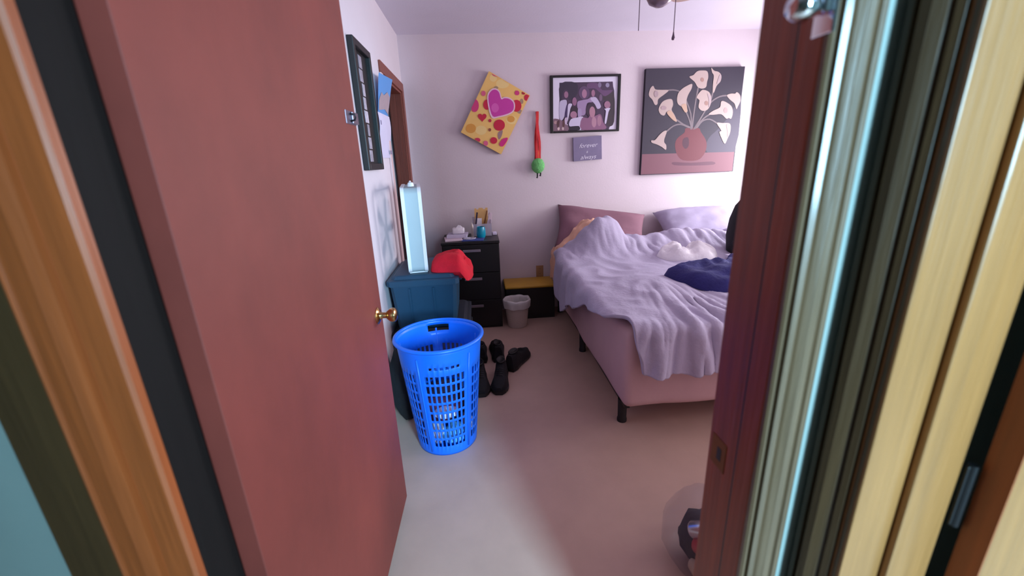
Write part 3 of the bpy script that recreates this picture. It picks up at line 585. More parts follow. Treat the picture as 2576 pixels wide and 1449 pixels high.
def cloth(a, b):
    ex = max(0., BX0 - .005 - a); er = max(0., a - BX1 - .005); ef = max(0., BY0 - .005 - b)
    x, y = min(max(a, BX0 - .005), BX1 + .005), max(b, BY0 - .005)
    z = top_z(x, y)
    # folds that fan out towards the foot of the bed
    dx, dy = a - 1.02, 2.75 - b
    ang = math.atan2(dx, max(dy, .05))
    f = 0.
    for fr_, am_, sd_ in ((13, .55, 1.), (23, .45, 4.), (37, .25, 8.)):
        ph = ang * fr_ + 1.5 * nz(a * 2.2, b * 1.6, sd_)
        f += am_ * ((1 - abs(math.sin(ph))) ** 2.2 * 2 - .55)
    fold = .031 * f * sstep(2.40, 1.93, b) * sstep(.80, 1.0, a + .16 * sstep(1.9, 1.75, b)) * (.7 + .6 * nz(a * 5, 4.4))
    z += fold * (1 - sstep(0, .06, ef))
    eside = max(ex, er)
    if eside > 0 or ef > 0:
        e = max(eside, ef) + .25 * min(eside, ef)
        R = .045
        nx = (-ex + er); ny = -ef; l = math.hypot(nx, ny) or 1; nx /= l; ny /= l
        th = min(e / R, math.pi / 2)
        out = R * math.sin(th) ; drop = R * (1 - math.cos(th)) + max(0, e - R * math.pi / 2)
        zz = z - drop
        out += .015 + .02 * sstep(0, .3, e) + .012 * nz(a * 5, b * 5, 3) * sstep(0, .1, e)
        if ef > 0: out += fold * 1.5 * sstep(0, .08, ef) + .012 * nz(a * 9, b * 3, 8)
        if eside > 0: out += .010 * math.sin(b * 26 + 3 * nz(b * 2, a * 3)) * sstep(0, .1, eside)
        base = BZ - .05
        x += nx * out; y += ny * out; z = zz
    return Vector((x, y, max(z, .02)))
bm = bmesh.new(); NU, NV = 210, 220; A1 = BX1 + .25; B0, B1 = BY0 - .275, 3.60
grid = []
for j in range(NV + 1):
    row = []
    for i in range(NU + 1):
        s = i / NU; tt = j / NV
        bb0 = B0 + .035 * nz(s * 4, 2.2) - .02 * math.sin(s * 3)
        b = bb0 + (B1 + .03 * nz(s * 5, 7.7) - bb0) * tt
        L = Lhang(b) + .015 * nz(b * 5, 1.1)
        a0 = BX0 - L; a = a0 + (A1 - a0) * s
        p = cloth(a, b)
        if b > 3.5: p.z -= .06 * sstep(3.5, 3.62, b)
        row.append(bm.verts.new(p))
    grid.append(row)
for j in range(NV):
    for i in range(NU): bm.faces.new((grid[j][i], grid[j][i + 1], grid[j + 1][i + 1], grid[j + 1][i]))
cf = obj('comforter', bm, M['comforter'], smooth=True)
sw = cf.modifiers.new('soften', 'SMOOTH'); sw.factor = .5; sw.iterations = 3
sm = cf.modifiers.new('thickness', 'SOLIDIFY'); sm.thickness = .018; sm.offset = 1
tag(cf, 'crumpled lilac grey comforter spread over the bed and hanging over its foot', 'comforter')

# ---- peach sheet pulled out beside the comforter
bm = bmesh.new(); grid = []
for j in range(29):
    row = []
    for i in range(61):
        a = .40 + .62 * i / 60 + .02 * nz(j * .3, 4.1); b = 3.36 + .33 * j / 28 + .02 * nz(i * .2, 8.2)
        aa = max(a, BX0 - .03)
        z = BZ + .035 + (.06 * sstep(.62, .72, aa) + .20 * sstep(.68, .92, aa)) * math.exp(-((b - 3.52) / .13) ** 4)
        z += .030 * (1 - 2 * abs(nz(a * 13 + b * 6, b * 9 - a * 5, 21))) * sstep(.5, .72, a) + .012 * nz(a * 22, b * 22, 3)
        x = aa; e = max(0, BX0 - .03 - a)
        if e > 0: x -= .030 * sstep(0, .06, e) + .012 * nz(b * 14, a * 4, 6) + .008 * math.sin(b * 60 + a * 8); z -= e
        row.append(bm.verts.new((x, b, z)))
    grid.append(row)
for j in range(28):
    for i in range(60): bm.faces.new((grid[j][i], grid[j][i + 1], grid[j + 1][i + 1], grid[j + 1][i]))
ps = obj('bed_sheet', bm, M['peach'], smooth=True); sb = ps.modifiers.new('thickness', 'SOLIDIFY'); sb.thickness = .006
tag(ps, 'peach sheet bunched up beside the mauve pillow at the bed corner', 'sheet')

# ---- pillows
def pillow(name, c, w_, h_, t_, lean, rz, m, label, seed, roll=0.):
    bm = bmesh.new(); N = 26
    top, bot = [], []
    for j in range(N + 1):
        r0, r1 = [], []
        for i in range(N + 1):
            u, v = i / N * 2 - 1, j / N * 2 - 1
            pin = 1 - .09 * (u * u) * (1 - abs(v)) * 0 - .06 * (1 - u * u) * abs(v) ** 3
            px_ = u * w_ / 2 * (1 - .07 * (1 - v * v) * abs(u) ** 3); py_ = v * h_ / 2 * (1 - .08 * (1 - u * u) * abs(v) ** 3)
            th = t_ / 2 * ((1 - u ** 4) * (1 - v ** 4)) ** .55
            wk = 1 + .18 * nz(u * 2.2, v * 2.2, seed) + .06 * (1 - 2 * abs(nz(u * 5, v * 4, seed + 3)))
            r0.append(bm.verts.new((px_, py_, th * wk)))
            r1.append(r0[-1] if (i in (0, N) or j in (0, N)) else bm.verts.new((px_, py_, -th * .8)))
        top.append(r0); bot.append(r1)
    for j in range(N):
        for i in range(N):
            bm.faces.new((top[j][i], top[j][i + 1], top[j + 1][i + 1], top[j + 1][i]))
            bm.faces.new((bot[j][i], bot[j + 1][i], bot[j + 1][i + 1], bot[j][i + 1]))
    mx = Matrix.Translation(c) @ Matrix.Rotation(rz, 4, 'Z') @ Matrix.Rotation(lean, 4, 'X') @ Matrix.Rotation(roll, 4, 'Z')
    bmesh.ops.transform(bm, matrix=mx, verts=bm.verts)
    return tag(obj(name, bm, m, smooth=True), label, 'pillow')
pillow('pillow', (1.10, 3.70, .785), .82, .46, .17, math.radians(50), 0, M['mauve'], 'smooth mauve pillow propped against the wall at the near bed corner', 1, math.radians(-11))
pillow('pillow', (2.03, 3.69, .80), .76, .42, .19, math.radians(32), math.radians(-4), M['lilac'], 'wrinkled lilac grey pillow under the lily painting', 5, math.radians(3))
pillow('pillow', (1.92, 3.52, .69), .74, .40, .13, math.radians(8), math.radians(3), M['tan'], 'flat taupe pillow under the lilac grey pillow', 9)

# ---- things lying on the bed
def bedz(x, y): return top_z(x, y) + .016
tag(heap('plastic_bag', [(1.36, 3.05), (1.46, 2.95), (1.62, 2.93), (1.76, 2.93), (1.84, 3.05), (1.76, 3.15), (1.60, 3.10), (1.46, 3.15)], .64, .075, M['whiteplastic'], 3, base=bedz, wr=.55, wf=11), 'crumpled white plastic bag lying in the middle of the bed', 'bag')
nv = heap('navy_trousers', [(1.17, 2.50), (1.20, 2.28), (1.30, 2.16), (1.48, 2.13), (1.75, 2.20), (1.92, 2.42), (1.93, 2.60), (1.80, 2.70), (1.70, 2.66), (1.60, 2.56), (1.50, 2.57), (1.34, 2.56)], .64, .105, M['navy'], 8, base=bedz, wr=.3, wf=7, rings=16)
tag(nv, 'navy blue garment heaped on the bed beside the white bag', 'clothing')
bm = bmesh.new(); box(bm, (1.83, 2.80, 0), (2.0, 2.92, .02), .004)
bmesh.ops.transform(bm, matrix=Matrix.Translation((0, 0, bedz(1.92, 2.86) + .010)), verts=bm.verts)
tag(obj('folded_paper', bm, M['paper']), 'white folded paper lying on the bed by the black backpack', 'paper')
bm = bmesh.new(); box(bm, (1.85, 2.82, 0), (1.90, 2.855, .012), .004)
bmesh.ops.transform(bm, matrix=Matrix.Translation((0, 0, bedz(1.92, 2.86) + .0305)), verts=bm.verts)
tag(obj('remote_control', bm, M['zinc']), 'small dark grey gadget lying on the white paper', 'gadget')
# black backpack standing on the far side of the bed
bp = thing('backpack', (2.15, 3.06, .65), 'black rounded backpack standing on the bed behind the door jamb', 'backpack')
bm = bmesh.new(); rings = []
for zz, sx, sy in ((0, .17, .10), (.03, .20, .125), (.15, .215, .135), (.28, .205, .125), (.38, .175, .11), (.45, .12, .08), (.485, .05, .04)):
    rings.append([(2.15 + .015 * zz + sx * math.copysign(abs(math.cos(a)) ** .7, math.cos(a)), 3.06 + sy * math.copysign(abs(math.sin(a)) ** .7, math.sin(a)), .648 + zz) for a in [2 * math.pi * i / 24 for i in range(24)]])
loft(bm, rings); o = obj('pack_body', bm, M['blackcloth'], bp, smooth=True)
bm = bmesh.new(); box(bm, (2.01, 2.90, .70), (2.29, 2.945, .92), .03, 3); obj('front_pocket', bm, M['blackcloth'], bp, smooth=True)
bm = bmesh.new(); tube(bm, [(2.11, 3.06, 1.12), (2.12, 3.06, 1.155), (2.16, 3.06, 1.165), (2.20, 3.06, 1.155), (2.21, 3.06, 1.12)], .008); obj('carry_loop', bm, M['blackcloth'], bp, smooth=True)

# ------------------------------------------------------------------ laundry basket
BC = (-.238, 1.947); BH = .605
bk = thing('laundry_basket', (*BC, 0), 'tall blue plastic laundry basket with rows of slots', 'basket')
def brad(z): return .150 + (.206 - .150) * (z / BH)
zs = [0, .010, .055]; rows = []; z = .055
for r_ in range(8):
    rows.append((z, z + .041)); z += .0535
zcuts = sorted({0, .012, .055, *[v for r_ in rows for v in r_], .505, .520, .545, .580, BH})
pitch = math.radians(7.4); slotw = math.radians(4.6)
slots = []
for p_ in range(5):
    c0 = math.radians(-80) + p_ * 2 * math.pi / 5
    for k_ in range(8):
        a = c0 + (k_ - 3.5) * pitch; slots.append((a - slotw / 2, a + slotw / 2))
ths = sorted({round((v + 4 * math.pi) % (2 * math.pi), 6) for s in slots for v in s})
extra = []
for i, a in enumerate(ths):
    b = ths[(i + 1) % len(ths)] + (2 * math.pi if i == len(ths) - 1 else 0)
    n_ = int((b - a) / math.radians(6))
    extra += [round((a + (b - a) * q / (n_ + 1)) % (2 * math.pi), 6) for q in range(1, n_ + 1)]
ths = sorted(set(ths + extra))
def in_slot(a0, a1, z0, z1):
    am = ((a0 + a1) / 2); zm = (z0 + z1) / 2
    hit = any(abs((am - (s0 + s1) / 2 + math.pi) % (2 * math.pi) - math.pi) < slotw / 2 for s0, s1 in slots)
    if hit and any(r0 < zm < r1 for r0, r1 in rows): return True
    front = abs((am + math.radians(81) + math.pi) % (2 * math.pi) - math.pi); back = abs((am - math.radians(97) + math.pi) % (2 * math.pi) - math.pi)
    if hit and front < math.radians(24) and .505 < zm < .520: return True
    if back < math.radians(15) and .545 < zm < .580: return True
    return False
bm = bmesh.new()
V = [[bm.verts.new((BC[0] + brad(z) * math.cos(a) * 1.02, BC[1] + brad(z) * math.sin(a), z)) for a in ths] for z in zcuts]
n_ = len(ths)
for j in range(len(zcuts) - 1):
    for i in range(n_):
        i2 = (i + 1) % n_; a0 = ths[i]; a1 = ths[i2] + (2 * math.pi if i2 == 0 else 0)
        if not in_slot(a0, a1, zcuts[j], zcuts[j + 1]): bm.faces.new((V[j][i], V[j][i2], V[j + 1][i2], V[j + 1][i]))
o = obj('basket_wall', bm, M['basket'], bk, smooth='auto'); sm = o.modifiers.new('thickness', 'SOLIDIFY'); sm.thickness = .0035; sm.offset = 0
bm = bmesh.new(); lathe(bm, [(0, .003), (brad(0) - .002, .003), (brad(0) - .002, .008), (0, .008)], (*BC, 0), 'z', 48, 1.02); obj('basket_bottom', bm, M['basket'], bk)
bm = bmesh.new(); rr = brad(BH)
prof = [(rr - .002, BH - .008), (rr + .012, BH - .010), (rr + .016, BH - .004), (rr + .014, BH + .004), (rr + .004, BH + .007), (rr - .003, BH + .004)]
vr = []
for pr, pz_ in prof: vr.append([bm.verts.new((BC[0] + pr * 1.02 * math.cos(2 * math.pi * i / 64), BC[1] + pr * math.sin(2 * math.pi * i / 64), pz_)) for i in range(64)])
for j in range(len(prof)):
    for i in range(64): bm.faces.new((vr[j][i], vr[j][(i + 1) % 64], vr[(j + 1) % 6][(i + 1) % 64], vr[(j + 1) % 6][i]))
obj('rim', bm, M['basket'], bk, smooth=True)
for q in range(5):                               # upright ribs moulded on the wall between the slotted panels
    a = math.radians(-80 + 36 + 72 * q)
    bm = bmesh.new(); tube(bm, [(BC[0] + (brad(z) + .002) * 1.02 * math.cos(a), BC[1] + (brad(z) + .002) * math.sin(a), z) for z in (.02, .2, .4, .56)], .005); obj('rib', bm, M['basket'], bk, smooth=True)
for nm, c, r_, mm, sd, lb in (
    ('white_shirt', (-.292, 1.872, .088), (.055, .048, .068), 'white', 3, 'white cloth pressed against the lower left slots of the blue basket'),
    ('blue_towel', (-.192, 1.872, .075), (.070, .052, .062), 'ltblue', 5, 'light blue cloth at the bottom front of the blue basket'),
    ('white_sock', (-.128, 1.945, .085), (.032, .055, .060), 'white', 9, 'white cloth at the right side of the blue basket'),
    ('plum_shirt', (-.265, 1.925, .200), (.110, .100, .060), 'plumcloth', 11, 'plum cloth in the middle of the laundry heap'),
    ('grey_towel', (-.225, 1.835, .225), (.065, .036, .030), 'white', 13, 'pale cloth scrap halfway up inside the blue basket'),
    ('dark_jumper', (-.245, 2.01, .190), (.120, .095, .120), 'darkcloth', 17, 'dark cloth at the back inside the blue basket')):
    tag(lump(nm, c, r_, M[mm], sd, .22, 2.4, 3, ridge=.12), lb, 'laundry', 'laundry in the blue basket')

# ------------------------------------------------------------------ storage totes behind the basket
def tote(name, x0, x1, y0, y1, z0, z1, m, mlid, label, ribs=(.33, .66)):
    t = thing(name, ((x0 + x1) / 2, (y0 + y1) / 2, z0), label, 'storage tote')
    tp = .035; zl = z1 - .045
    bm = bmesh.new()
    def ring(z, k):
        a, b, c, d = x0 + k, x1 - k, y0 + k, y1 - k; r = .02
        return [(a + r, c, z), (b - r, c, z), (b, c + r, z), (b, d - r, z), (b - r, d, z), (a + r, d, z), (a, d - r, z), (a, c + r, z)]
    loft(bm, [ring(z0, tp), ring(z0 + .01, tp - .004), ring(zl - .02, .012), ring(zl - .018, .004), ring(zl, .004)])
    obj('tote_body', bm, m, t)
    bm = bmesh.new(); loft(bm, [ring(zl - .012, -.004), ring(zl + .018, -.004), ring(zl + .022, .004), ring(zl + .024, .02), ring(zl + .040, .03), ring(zl + .045, .04)])
    obj('lid', bm, mlid, t)
    for f in ribs:
        x = x0 + (x1 - x0) * f
        bm = bmesh.new(); loft(bm, [[(x - .006, y0 + tp - .006, z0 + .02), (x + .006, y0 + tp - .006, z0 + .02), (x + .006, y0 + tp + .01, z0 + .02), (x - .006, y0 + tp + .01, z0 + .02)],
                                    [(x - .006, y0 + .006, zl - .03), (x + .006, y0 + .006, zl - .03), (x + .006, y0 + .02, zl - .03), (x - .006, y0 + .02, zl - .03)]])
        obj('rib', bm, m, t)
    bm = bmesh.new(); box(bm, (x1 - .012, (y0 + y1) / 2 - .06, zl - .05), (x1 + .012, (y0 + y1) / 2 + .06, zl - .02), .006); obj('grip', bm, mlid, t)
    return t
tote('storage_tote', -.565, -.148, 2.385, 2.93, .455, .795, M['tote'], M['tote'], 'dark teal storage tote carrying the fan, on top of the stack', (.30, .64))
tote('storage_tote', -.572, -.10, 2.40, 2.98, .001, .452, M['totegrey'], M['totedark'], 'slate blue storage tote under the dark teal one', (.5,))
tag(lump('laundry_bag', (-.487, 2.215, .20), (.085, .135, .235), M['blackcloth'], 21, .16, 1.6, 4, flat=.004), 'black cloth bag on the floor between door and totes', 'bag')

# ------------------------------------------------------------------ box fan standing edge-on on the tote
FX0, FX1, FY0, FY1, FZ0, FZ1 = -.437, -.322, 2.425, 2.925, .803, 1.303
bf = thing('box_fan', ((FX0 + FX1) / 2, (FY0 + FY1) / 2, FZ0), 'white and pale blue box fan standing edge-on on the tote', 'fan')
cy_, cz_ = (FY0 + FY1) / 2, (FZ0 + FZ1) / 2
def rrect(hw, r, n=6):
    pts = []
    for qx, qz, a0 in ((1, 1, 0), (-1, 1, 90), (-1, -1, 180), (1, -1, 270)):
        for k_ in range(n + 1):
            a = math.radians(a0 + 90 * k_ / n); pts.append((cy_ + qx * (hw - r) + r * math.cos(a), cz_ + qz * (hw - r) + r * math.sin(a)))
    return pts
def ringprism(bm, outer, inner, lo, hi):
    n = len(outer); R = [[bm.verts.new((x, a, b)) for a, b in p] for p in (outer, inner) for x in (lo, hi)]
    ol, oh, il, ih = R
    for i in range(n):
        j = (i + 1) % n
        bm.faces.new((ol[i], ol[j], oh[j], oh[i])); bm.faces.new((il[i], ih[i], ih[j], il[j]))
        bm.faces.new((ol[i], il[i], il[j], ol[j])); bm.faces.new((oh[i], oh[j], ih[j], ih[i]))
bm = bmesh.new(); ringprism(bm, rrect(.246, .035), rrect(.238, .030), FX0 + .018, FX1 - .018); obj('housing', bm, M['fanmetal'], bf, smooth='auto')
for x0, x1 in ((FX0, FX0 + .020), (FX1 - .020, FX1)):
    bm = bmesh.new(); ringprism(bm, rrect(.25, .04), rrect(.222, .03), x0, x1); fr = obj('grille_frame', bm, M['fanwhite'], bf, smooth='auto')
    xm = (x0 + x1) / 2
    bm = bmesh.new()
    for q in range(1, 11):
        r_ = .021 * q; tube(bm, [(xm, cy_ + r_ * math.cos(a), cz_ + r_ * math.sin(a)) for a in [2 * math.pi * i / 28 for i in range(29)]], .0016, 4)
    for q in range(8):
        a = math.pi * q / 4; tube(bm, [(xm, cy_, cz_), (xm, cy_ + .228 * math.cos(a), cz_ + .228 * math.sin(a))], .0025, 4)
    obj('grille', bm, M['fanwhite'], fr)
bm = bmesh.new(); lathe(bm, [(0, -.035), (.045, -.03), (.045, .03), (0, .035)], ((FX0 + FX1) / 2, cy_, cz_), 'x', 20); obj('motor_hub', bm, M['fanwhite'], bf, smooth='auto')
for q in range(5):
    bm = bmesh.new(); rings = []
    for r_, w_ in ((.04, .03), (.10, .06), (.16, .075), (.205, .06)):
        a = 2 * math.pi * q / 5; ring = []
        for u, tx in ((-1, -.018), (1, .018), (1, .022), (-1, -.014)):
            aa = a + u * w_ / r_ / 2 * .9; ring.append(((FX0 + FX1) / 2 + tx, cy_ + r_ * math.cos(aa), cz_ + r_ * math.sin(aa)))
        rings.append(ring)
    loft(bm, rings); obj('blade', bm, M['fanmetal'], bf)
bm = bmesh.new(); lathe(bm, [(0, 0), (.019, 0), (.018, .012), (.014, .022), (0, .024)], ((FX0 + FX1) / 2 + .004, FY0 + .09, FZ1), 'z', 18); obj('speed_knob', bm, M['fanwhite'], bf, smooth='auto')
bm = bmesh.new(); tube(bm, [((FX0 + FX1) / 2, cy_ - .05, FZ1 - .004), ((FX0 + FX1) / 2, cy_ - .045, FZ1 + .02), ((FX0 + FX1) / 2, cy_ + .045, FZ1 + .02), ((FX0 + FX1) / 2, cy_ + .05, FZ1 - .004)], .007); obj('carry_handle', bm, M['fanwhite'], bf, smooth=True)
for y in (FY0 + .06, FY1 - .06):
    obj('foot', bx((FX0 + .004, y - .02, FZ0 - .007), (FX1 - .004, y + .02, FZ0 + .002), .002), M['fanwhite'], bf)
bf.location = (-.413, 2.675, FZ0); bf.rotation_euler = (0, 0, math.radians(8.1))
# red fleece
tag(heap('red_fleece', [(-.305, 2.46), (-.20, 2.43), (-.10, 2.44), (-.062, 2.55), (-.07, 2.70), (-.16, 2.78), (-.27, 2.74), (-.312, 2.60)], .7955, .078, M['red'], 14, wr=.35, wf=8,
    base=lambda x, y: .7955 - .065 * sstep(-.140, -.09, x) * (1 if y < 2.62 else .4)), 'red fleece heaped on the tote beside the box fan', 'clothing')

# ------------------------------------------------------------------ black chest of drawers
NX0, NX1, NY0, NY1, NZ = -.333, .158, 3.45, 3.885, .787
ch = thing('chest_of_drawers', ((NX0 + NX1) / 2, (NY0 + NY1) / 2, 0), 'black chest of drawers in the far corner', 'chest of drawers')
obj('carcass', bx((NX0 + .004, NY0 + .018, .0), (NX1 - .004, NY1, NZ - .022), .002), M['blackwood'], ch)
obj('top', bx((NX0, NY0, NZ - .024), (NX1, NY1, NZ), .004), M['blackwood'], ch)
dz = (NZ - .03 - .03) / 3
for i in range(3):
    z0 = .025 + i * (dz + .004)
    d = obj('drawer', bx((NX0 + .010, NY0, z0), (NX1 - .010, NY0 + .02, z0 + dz), .003), M['blackwood'], ch)
    zz = z0 + dz - .048
    bm = bmesh.new(); box(bm, (-.155, NY0 - .022, zz - .012), (-.005, NY0 - .012, zz + .012), .004)
    box(bm, (-.150, NY0 - .013, zz - .006), (-.138, NY0 + .001, zz + .006)); box(bm, (-.022, NY0 - .013, zz - .006), (-.010, NY0 + .001, zz + .006))
    obj('handle', bm, M['handle'], d)

# things on the chest
def sheet_thing(name, x0, x1, y0, y1, z0, th, m, label, cat, rz=0., group=None, tilt=0.):
    o = thing(name, ((x0 + x1) / 2, (y0 + y1) / 2, z0), label, cat, group, rz) if False else None
    bm = bmesh.new(); w_, d_ = x1 - x0, y1 - y0
    box(bm, (-w_ / 2, -d_ / 2, 0), (w_ / 2, d_ / 2, th), min(.003, th / 3))
    ob = obj(name, bm, m); ob.location = ((x0 + x1) / 2, (y0 + y1) / 2, z0); ob.rotation_euler = (tilt, 0, rz)
    return tag(ob, label, cat, group)
sheet_thing('envelope_stack', -.31, -.16, 3.50, 3.66, NZ + .0005, .016, M['paperpink'], 'pinkish envelope stack at the left front corner of the black chest', 'papers', .12)
sheet_thing('letter_stack', -.285, -.11, 3.56, 3.72, NZ + .017, .026, M['paper'], 'lilac white letter stack under the tissue packet', 'papers', -.06)
tp_ = thing('tissue_packet', (-.19, 3.655, NZ + .0435), 'white tissue packet on top of the letter stack', 'tissues')
obj('packet', bx((-.245, 3.605, NZ + .0435), (-.135, 3.70, NZ + .093), .014, 3), M['whiteplastic'], tp_, smooth='auto')
bm = bmesh.new(); prism(bm, [(-.215, NZ + .088), (-.19, NZ + .115), (-.165, NZ + .109), (-.15, NZ + .088)], 'y', 3.64, 3.665); obj('tissue', bm, M['white'], tp_)
sheet_thing('magazine', -.155, .03, 3.47, 3.60, NZ + .0005, .006, M['bluepaper'], 'blue and black magazine at the front edge of the black chest', 'magazine', -.1)
bm = bmesh.new(); tube(bm, [(-.10 + .05 * math.cos(a) + .004 * i / 10, 3.545 + .03 * math.sin(a), NZ + .011 + .0022 * (i // 12)) for i, a in enumerate([i * .5236 for i in range(34)])], .0035, 6)
tag(obj('charging_cable', bm, M['cable'], smooth=True), 'white cable coiled on the magazine beside the teal cup', 'cable')
cup = thing('cup', (.008, 3.615, NZ), 'glossy teal ceramic cup on the black chest', 'cup')
bm = bmesh.new(); lathe(bm, [(0, .001), (.030, .001), (.037, .012), (.041, .04), (.039, .075), (.034, .098), (.031, .098), (.035, .074), (.037, .04), (.033, .014), (0, .008)], (.008, 3.615, NZ), 'z', 28); obj('cup_body', bm, M['teal'], cup, smooth='auto')
bm = bmesh.new(); lathe(bm, [(0, .001), (.011, .001), (.012, .095), (.012, .10), (.005, .118), (0, .135)], (-.068, 3.665, NZ), 'z', 18); tag(obj('glue_bottle', bm, M['bin'], smooth='auto'), 'slim cream bottle with pointed cap left of the teal cup', 'bottle')
og = thing('desk_organizer', (.02, 3.76, NZ), 'clear plastic organizer at the back of the black chest', 'organizer')
for lo, hi in (((-.065, 3.70, NZ + .001), (.105, 3.704, NZ + .11)), ((-.065, 3.816, NZ + .001), (.105, 3.82, NZ + .16)), ((-.065, 3.704, NZ + .001), (-.061, 3.816, NZ + .14)), ((.101, 3.704, NZ + .001), (.105, 3.816, NZ + .14)), ((-.061, 3.704, NZ + .001), (.101, 3.816, NZ + .005))):
    obj('side_wall', bx(lo, hi), M['clear'], og)
bm = bmesh.new(); prism(bm, [(-.045, NZ + .01), (.075, NZ + .01), (.08, NZ + .24), (.06, NZ + .24), (.055, NZ + .228), (.04, NZ + .228), (.035, NZ + .24), (.0, NZ + .24), (-.005, NZ + .228), (-.02, NZ + .228), (-.025, NZ + .24), (-.04, NZ + .235)], 'y', 3.802, 3.806)
tag(obj('kraft_card', bm, M['kraft']), 'yellowish notched card standing in the clear organizer', 'card')
for nm, x, y, w_, hh, mm, ry, lb in (('white_card', -.015, 3.775, .06, .145, 'white', .05, 'white card standing in front of the yellowish card'), ('pale_stick', .045, 3.762, .018, .20, 'paperpink', .30, 'pale flat stick leaning in the clear organizer'),
                                ('dark_comb', -.048, 3.77, .014, .20, 'darkcloth', .16, 'dark comb leaning at the left of the clear organizer'), ('brown_pencil', .02, 3.79, .012, .215, 'brown', .25, 'brown stick leaning behind the pale stick'), ('folded_leaflet', .082, 3.77, .03, .185, 'paperpink', .10, 'pinkish leaflet at the right of the clear organizer')):
    bm = bmesh.new(); box(bm, (-w_ / 2, -.002, 0), (w_ / 2, .002, hh), .0008)
    o = obj(nm, bm, M[mm]); o.location = (x, y, NZ + .0075); o.rotation_euler = (0, ry, 0); tag(o, lb, 'stationery')
bm = bmesh.new(); box(bm, (.112, 3.72, NZ + .0005), (.150, 3.80, NZ + .022), .005); tag(obj('small_box', bm, M['paper']), 'small pale lilac box at the right back edge of the black chest', 'box')

# ------------------------------------------------------------------ low bench, bin, outlet
be = thing('storage_bench', (.42, 3.74, 0), 'low black bench with mustard yellow seat between chest and bed', 'bench')
obj('bench_body', bx((.205, 3.615, .001), (.655, 3.885, .300), .004), M['blackwood'], be)
obj('seat_pad', bx((.195, 3.60, .300), (.665, 3.89, .328), .012, 3), M['yellow'], be, smooth='auto')
wb = thing('waste_bin', (.288, 3.475, 0), 'small cream waste bin with liner in front of the bench', 'waste bin')
bm = bmesh.new(); lathe(bm, [(0, .001), (.082, .001), (.086, .008), (.110, .225), (.116, .24), (.112, .24), (.106, .225), (.082, .012), (0, .010)], (.288, 3.475, 0), 'z', 28); obj('bin_body', bm, M['bin'], wb, smooth='auto')
bm = bmesh.new(); n_ = 56; rings = []
for r_, z_, am in ((.118, .185, .004), (.121, .22, .003), (.122, .247, .003), (.112, .256, .005), (.102, .235, .006), (.090, .12, .008), (.07, .03, .005)):
    rings.append([(.288 + (r_ + am * math.sin(9 * a + z_ * 40)) * math.cos(a), 3.475 + (r_ + am * math.sin(9 * a + z_ * 40)) * math.sin(a), z_ + .010 * nz(math.cos(a) * 2, math.sin(a) * 2, z_ * 9)) for a in [2 * math.pi * i / n_ for i in range(n_)]])
loft(bm, rings, close_ends=False); obj('bin_liner', bm, M['liner'], wb, smooth=True)
ol = thing('outlet', (.56, YF, .38), 'almond electrical outlet on the wall above the bench', 'outlet')
obj('cover_plate', bx((.525, YF - .006, .322), (.595, YF, .437), .002), M['outlet'], ol)
for z in (.355, .404):
    bm = bmesh.new(); lathe(bm, [(0, -.0085), (.016, -.0085), (.017, -.005), (0, -.005)], (.56, YF, z), 'y', 18); s_ = obj('socket', bm, M['outlet'], ol)
    bm = bmesh.new(); box(bm, (.553, YF - .0092, z - .004), (.555, YF - .0084, z + .006)); box(bm, (.565, YF - .0092, z - .004), (.567, YF - .0084, z + .006)); obj('slot', bm, M['black'], s_)

# ------------------------------------------------------------------ shoes on the floor
def shoe(loc, rz, L=.32, boot=False):
    s = thing('shoe', loc, '', 'shoe', 'black shoes beside the basket', rz)
    def sec(t, k, z):                # outline in plan at parameter t
        wprof = [(0, .034), (.12, .047), (.35, .046), (.55, .053), (.75, .060), (.9, .050), (1, .022)]
        for (a, b), (c, d) in zip(wprof[:-1], wprof[1:]):
            if t <= c: return (b + (d - b) * (t - a) / (c - a)) * k
        return .01
    T = [i / 14 for i in range(15)]
    def lp(fn): return [fn(t, 1) for t in T] + [fn(t, -1) for t in reversed(T)]
    bm = bmesh.new()
    loft(bm, [lp(lambda t, q, z=z, k=k: (q * sec(t, k, z), -L / 2 + L * t, z)) for z, k in ((.001, .96), (.006, 1.03), (.022, 1.03), (.026, .98))])
    obj('sole', bm, M['black'], s, local=False)
    bm = bmesh.new(); rings = []
    for t in [i / 16 for i in range(17)]:
        hgt = (.125 if not boot else .17) - (.045 if not boot else .10) * sstep(.25, .6, t) - .03 * sstep(.7, 1.0, t)
        w_ = sec(t, .97, 0); y = -L / 2 + L * (.01 + .98 * t)
        rings.append([(w_ * math.copysign(abs(math.cos(a)) ** .6, math.cos(a)) * (1 if math.sin(a) < .2 else .86), y, .024 + (hgt - .024) * max(0, math.sin(a)) ** .7) for a in [math.pi * i / 12 for i in range(13)]])
    loft(bm, rings, closed=True); obj('upper', bm, M['blackcloth'], s, smooth='auto', local=False)
    bm = bmesh.new(); lathe(bm, [(.026, 0), (.031, .006), (.027, .011), (.022, .004)], (0, -L * .27, (.122 if not boot else .165)), 'z', 18, 1, 1.75); obj('collar', bm, M['black'], s, local=False, smooth=True)
    bm = bmesh.new()
    for q in range(4): tube(bm, [(-.022, -.005 + q * .018, .100 - q * .006), (0, .0 + q * .018, .108 - q * .006), (.022, -.005 + q * .018, .100 - q * .006)], .0025, 5)
    obj('laces', bm, M['black'], s, local=False)
    return s
for loc, rz, lb in (((-.055, 2.47, 0), math.pi + .05, 'black shoe nearest the blue basket, toe towards the door'), ((.078, 2.48, 0), math.pi - .12, 'black shoe of the near pair, farther from the basket'),
                    ((-.055, 2.93, 0), .08, 'black shoe at the back, nearest the slate tote'), ((.078, 2.93, 0), .02, 'black shoe at the back between two others'), ((.225, 2.76, 0), -.5, 'black shoe turned sideways, farthest out on the open floor')):
    shoe(loc, rz)['label'] = lb

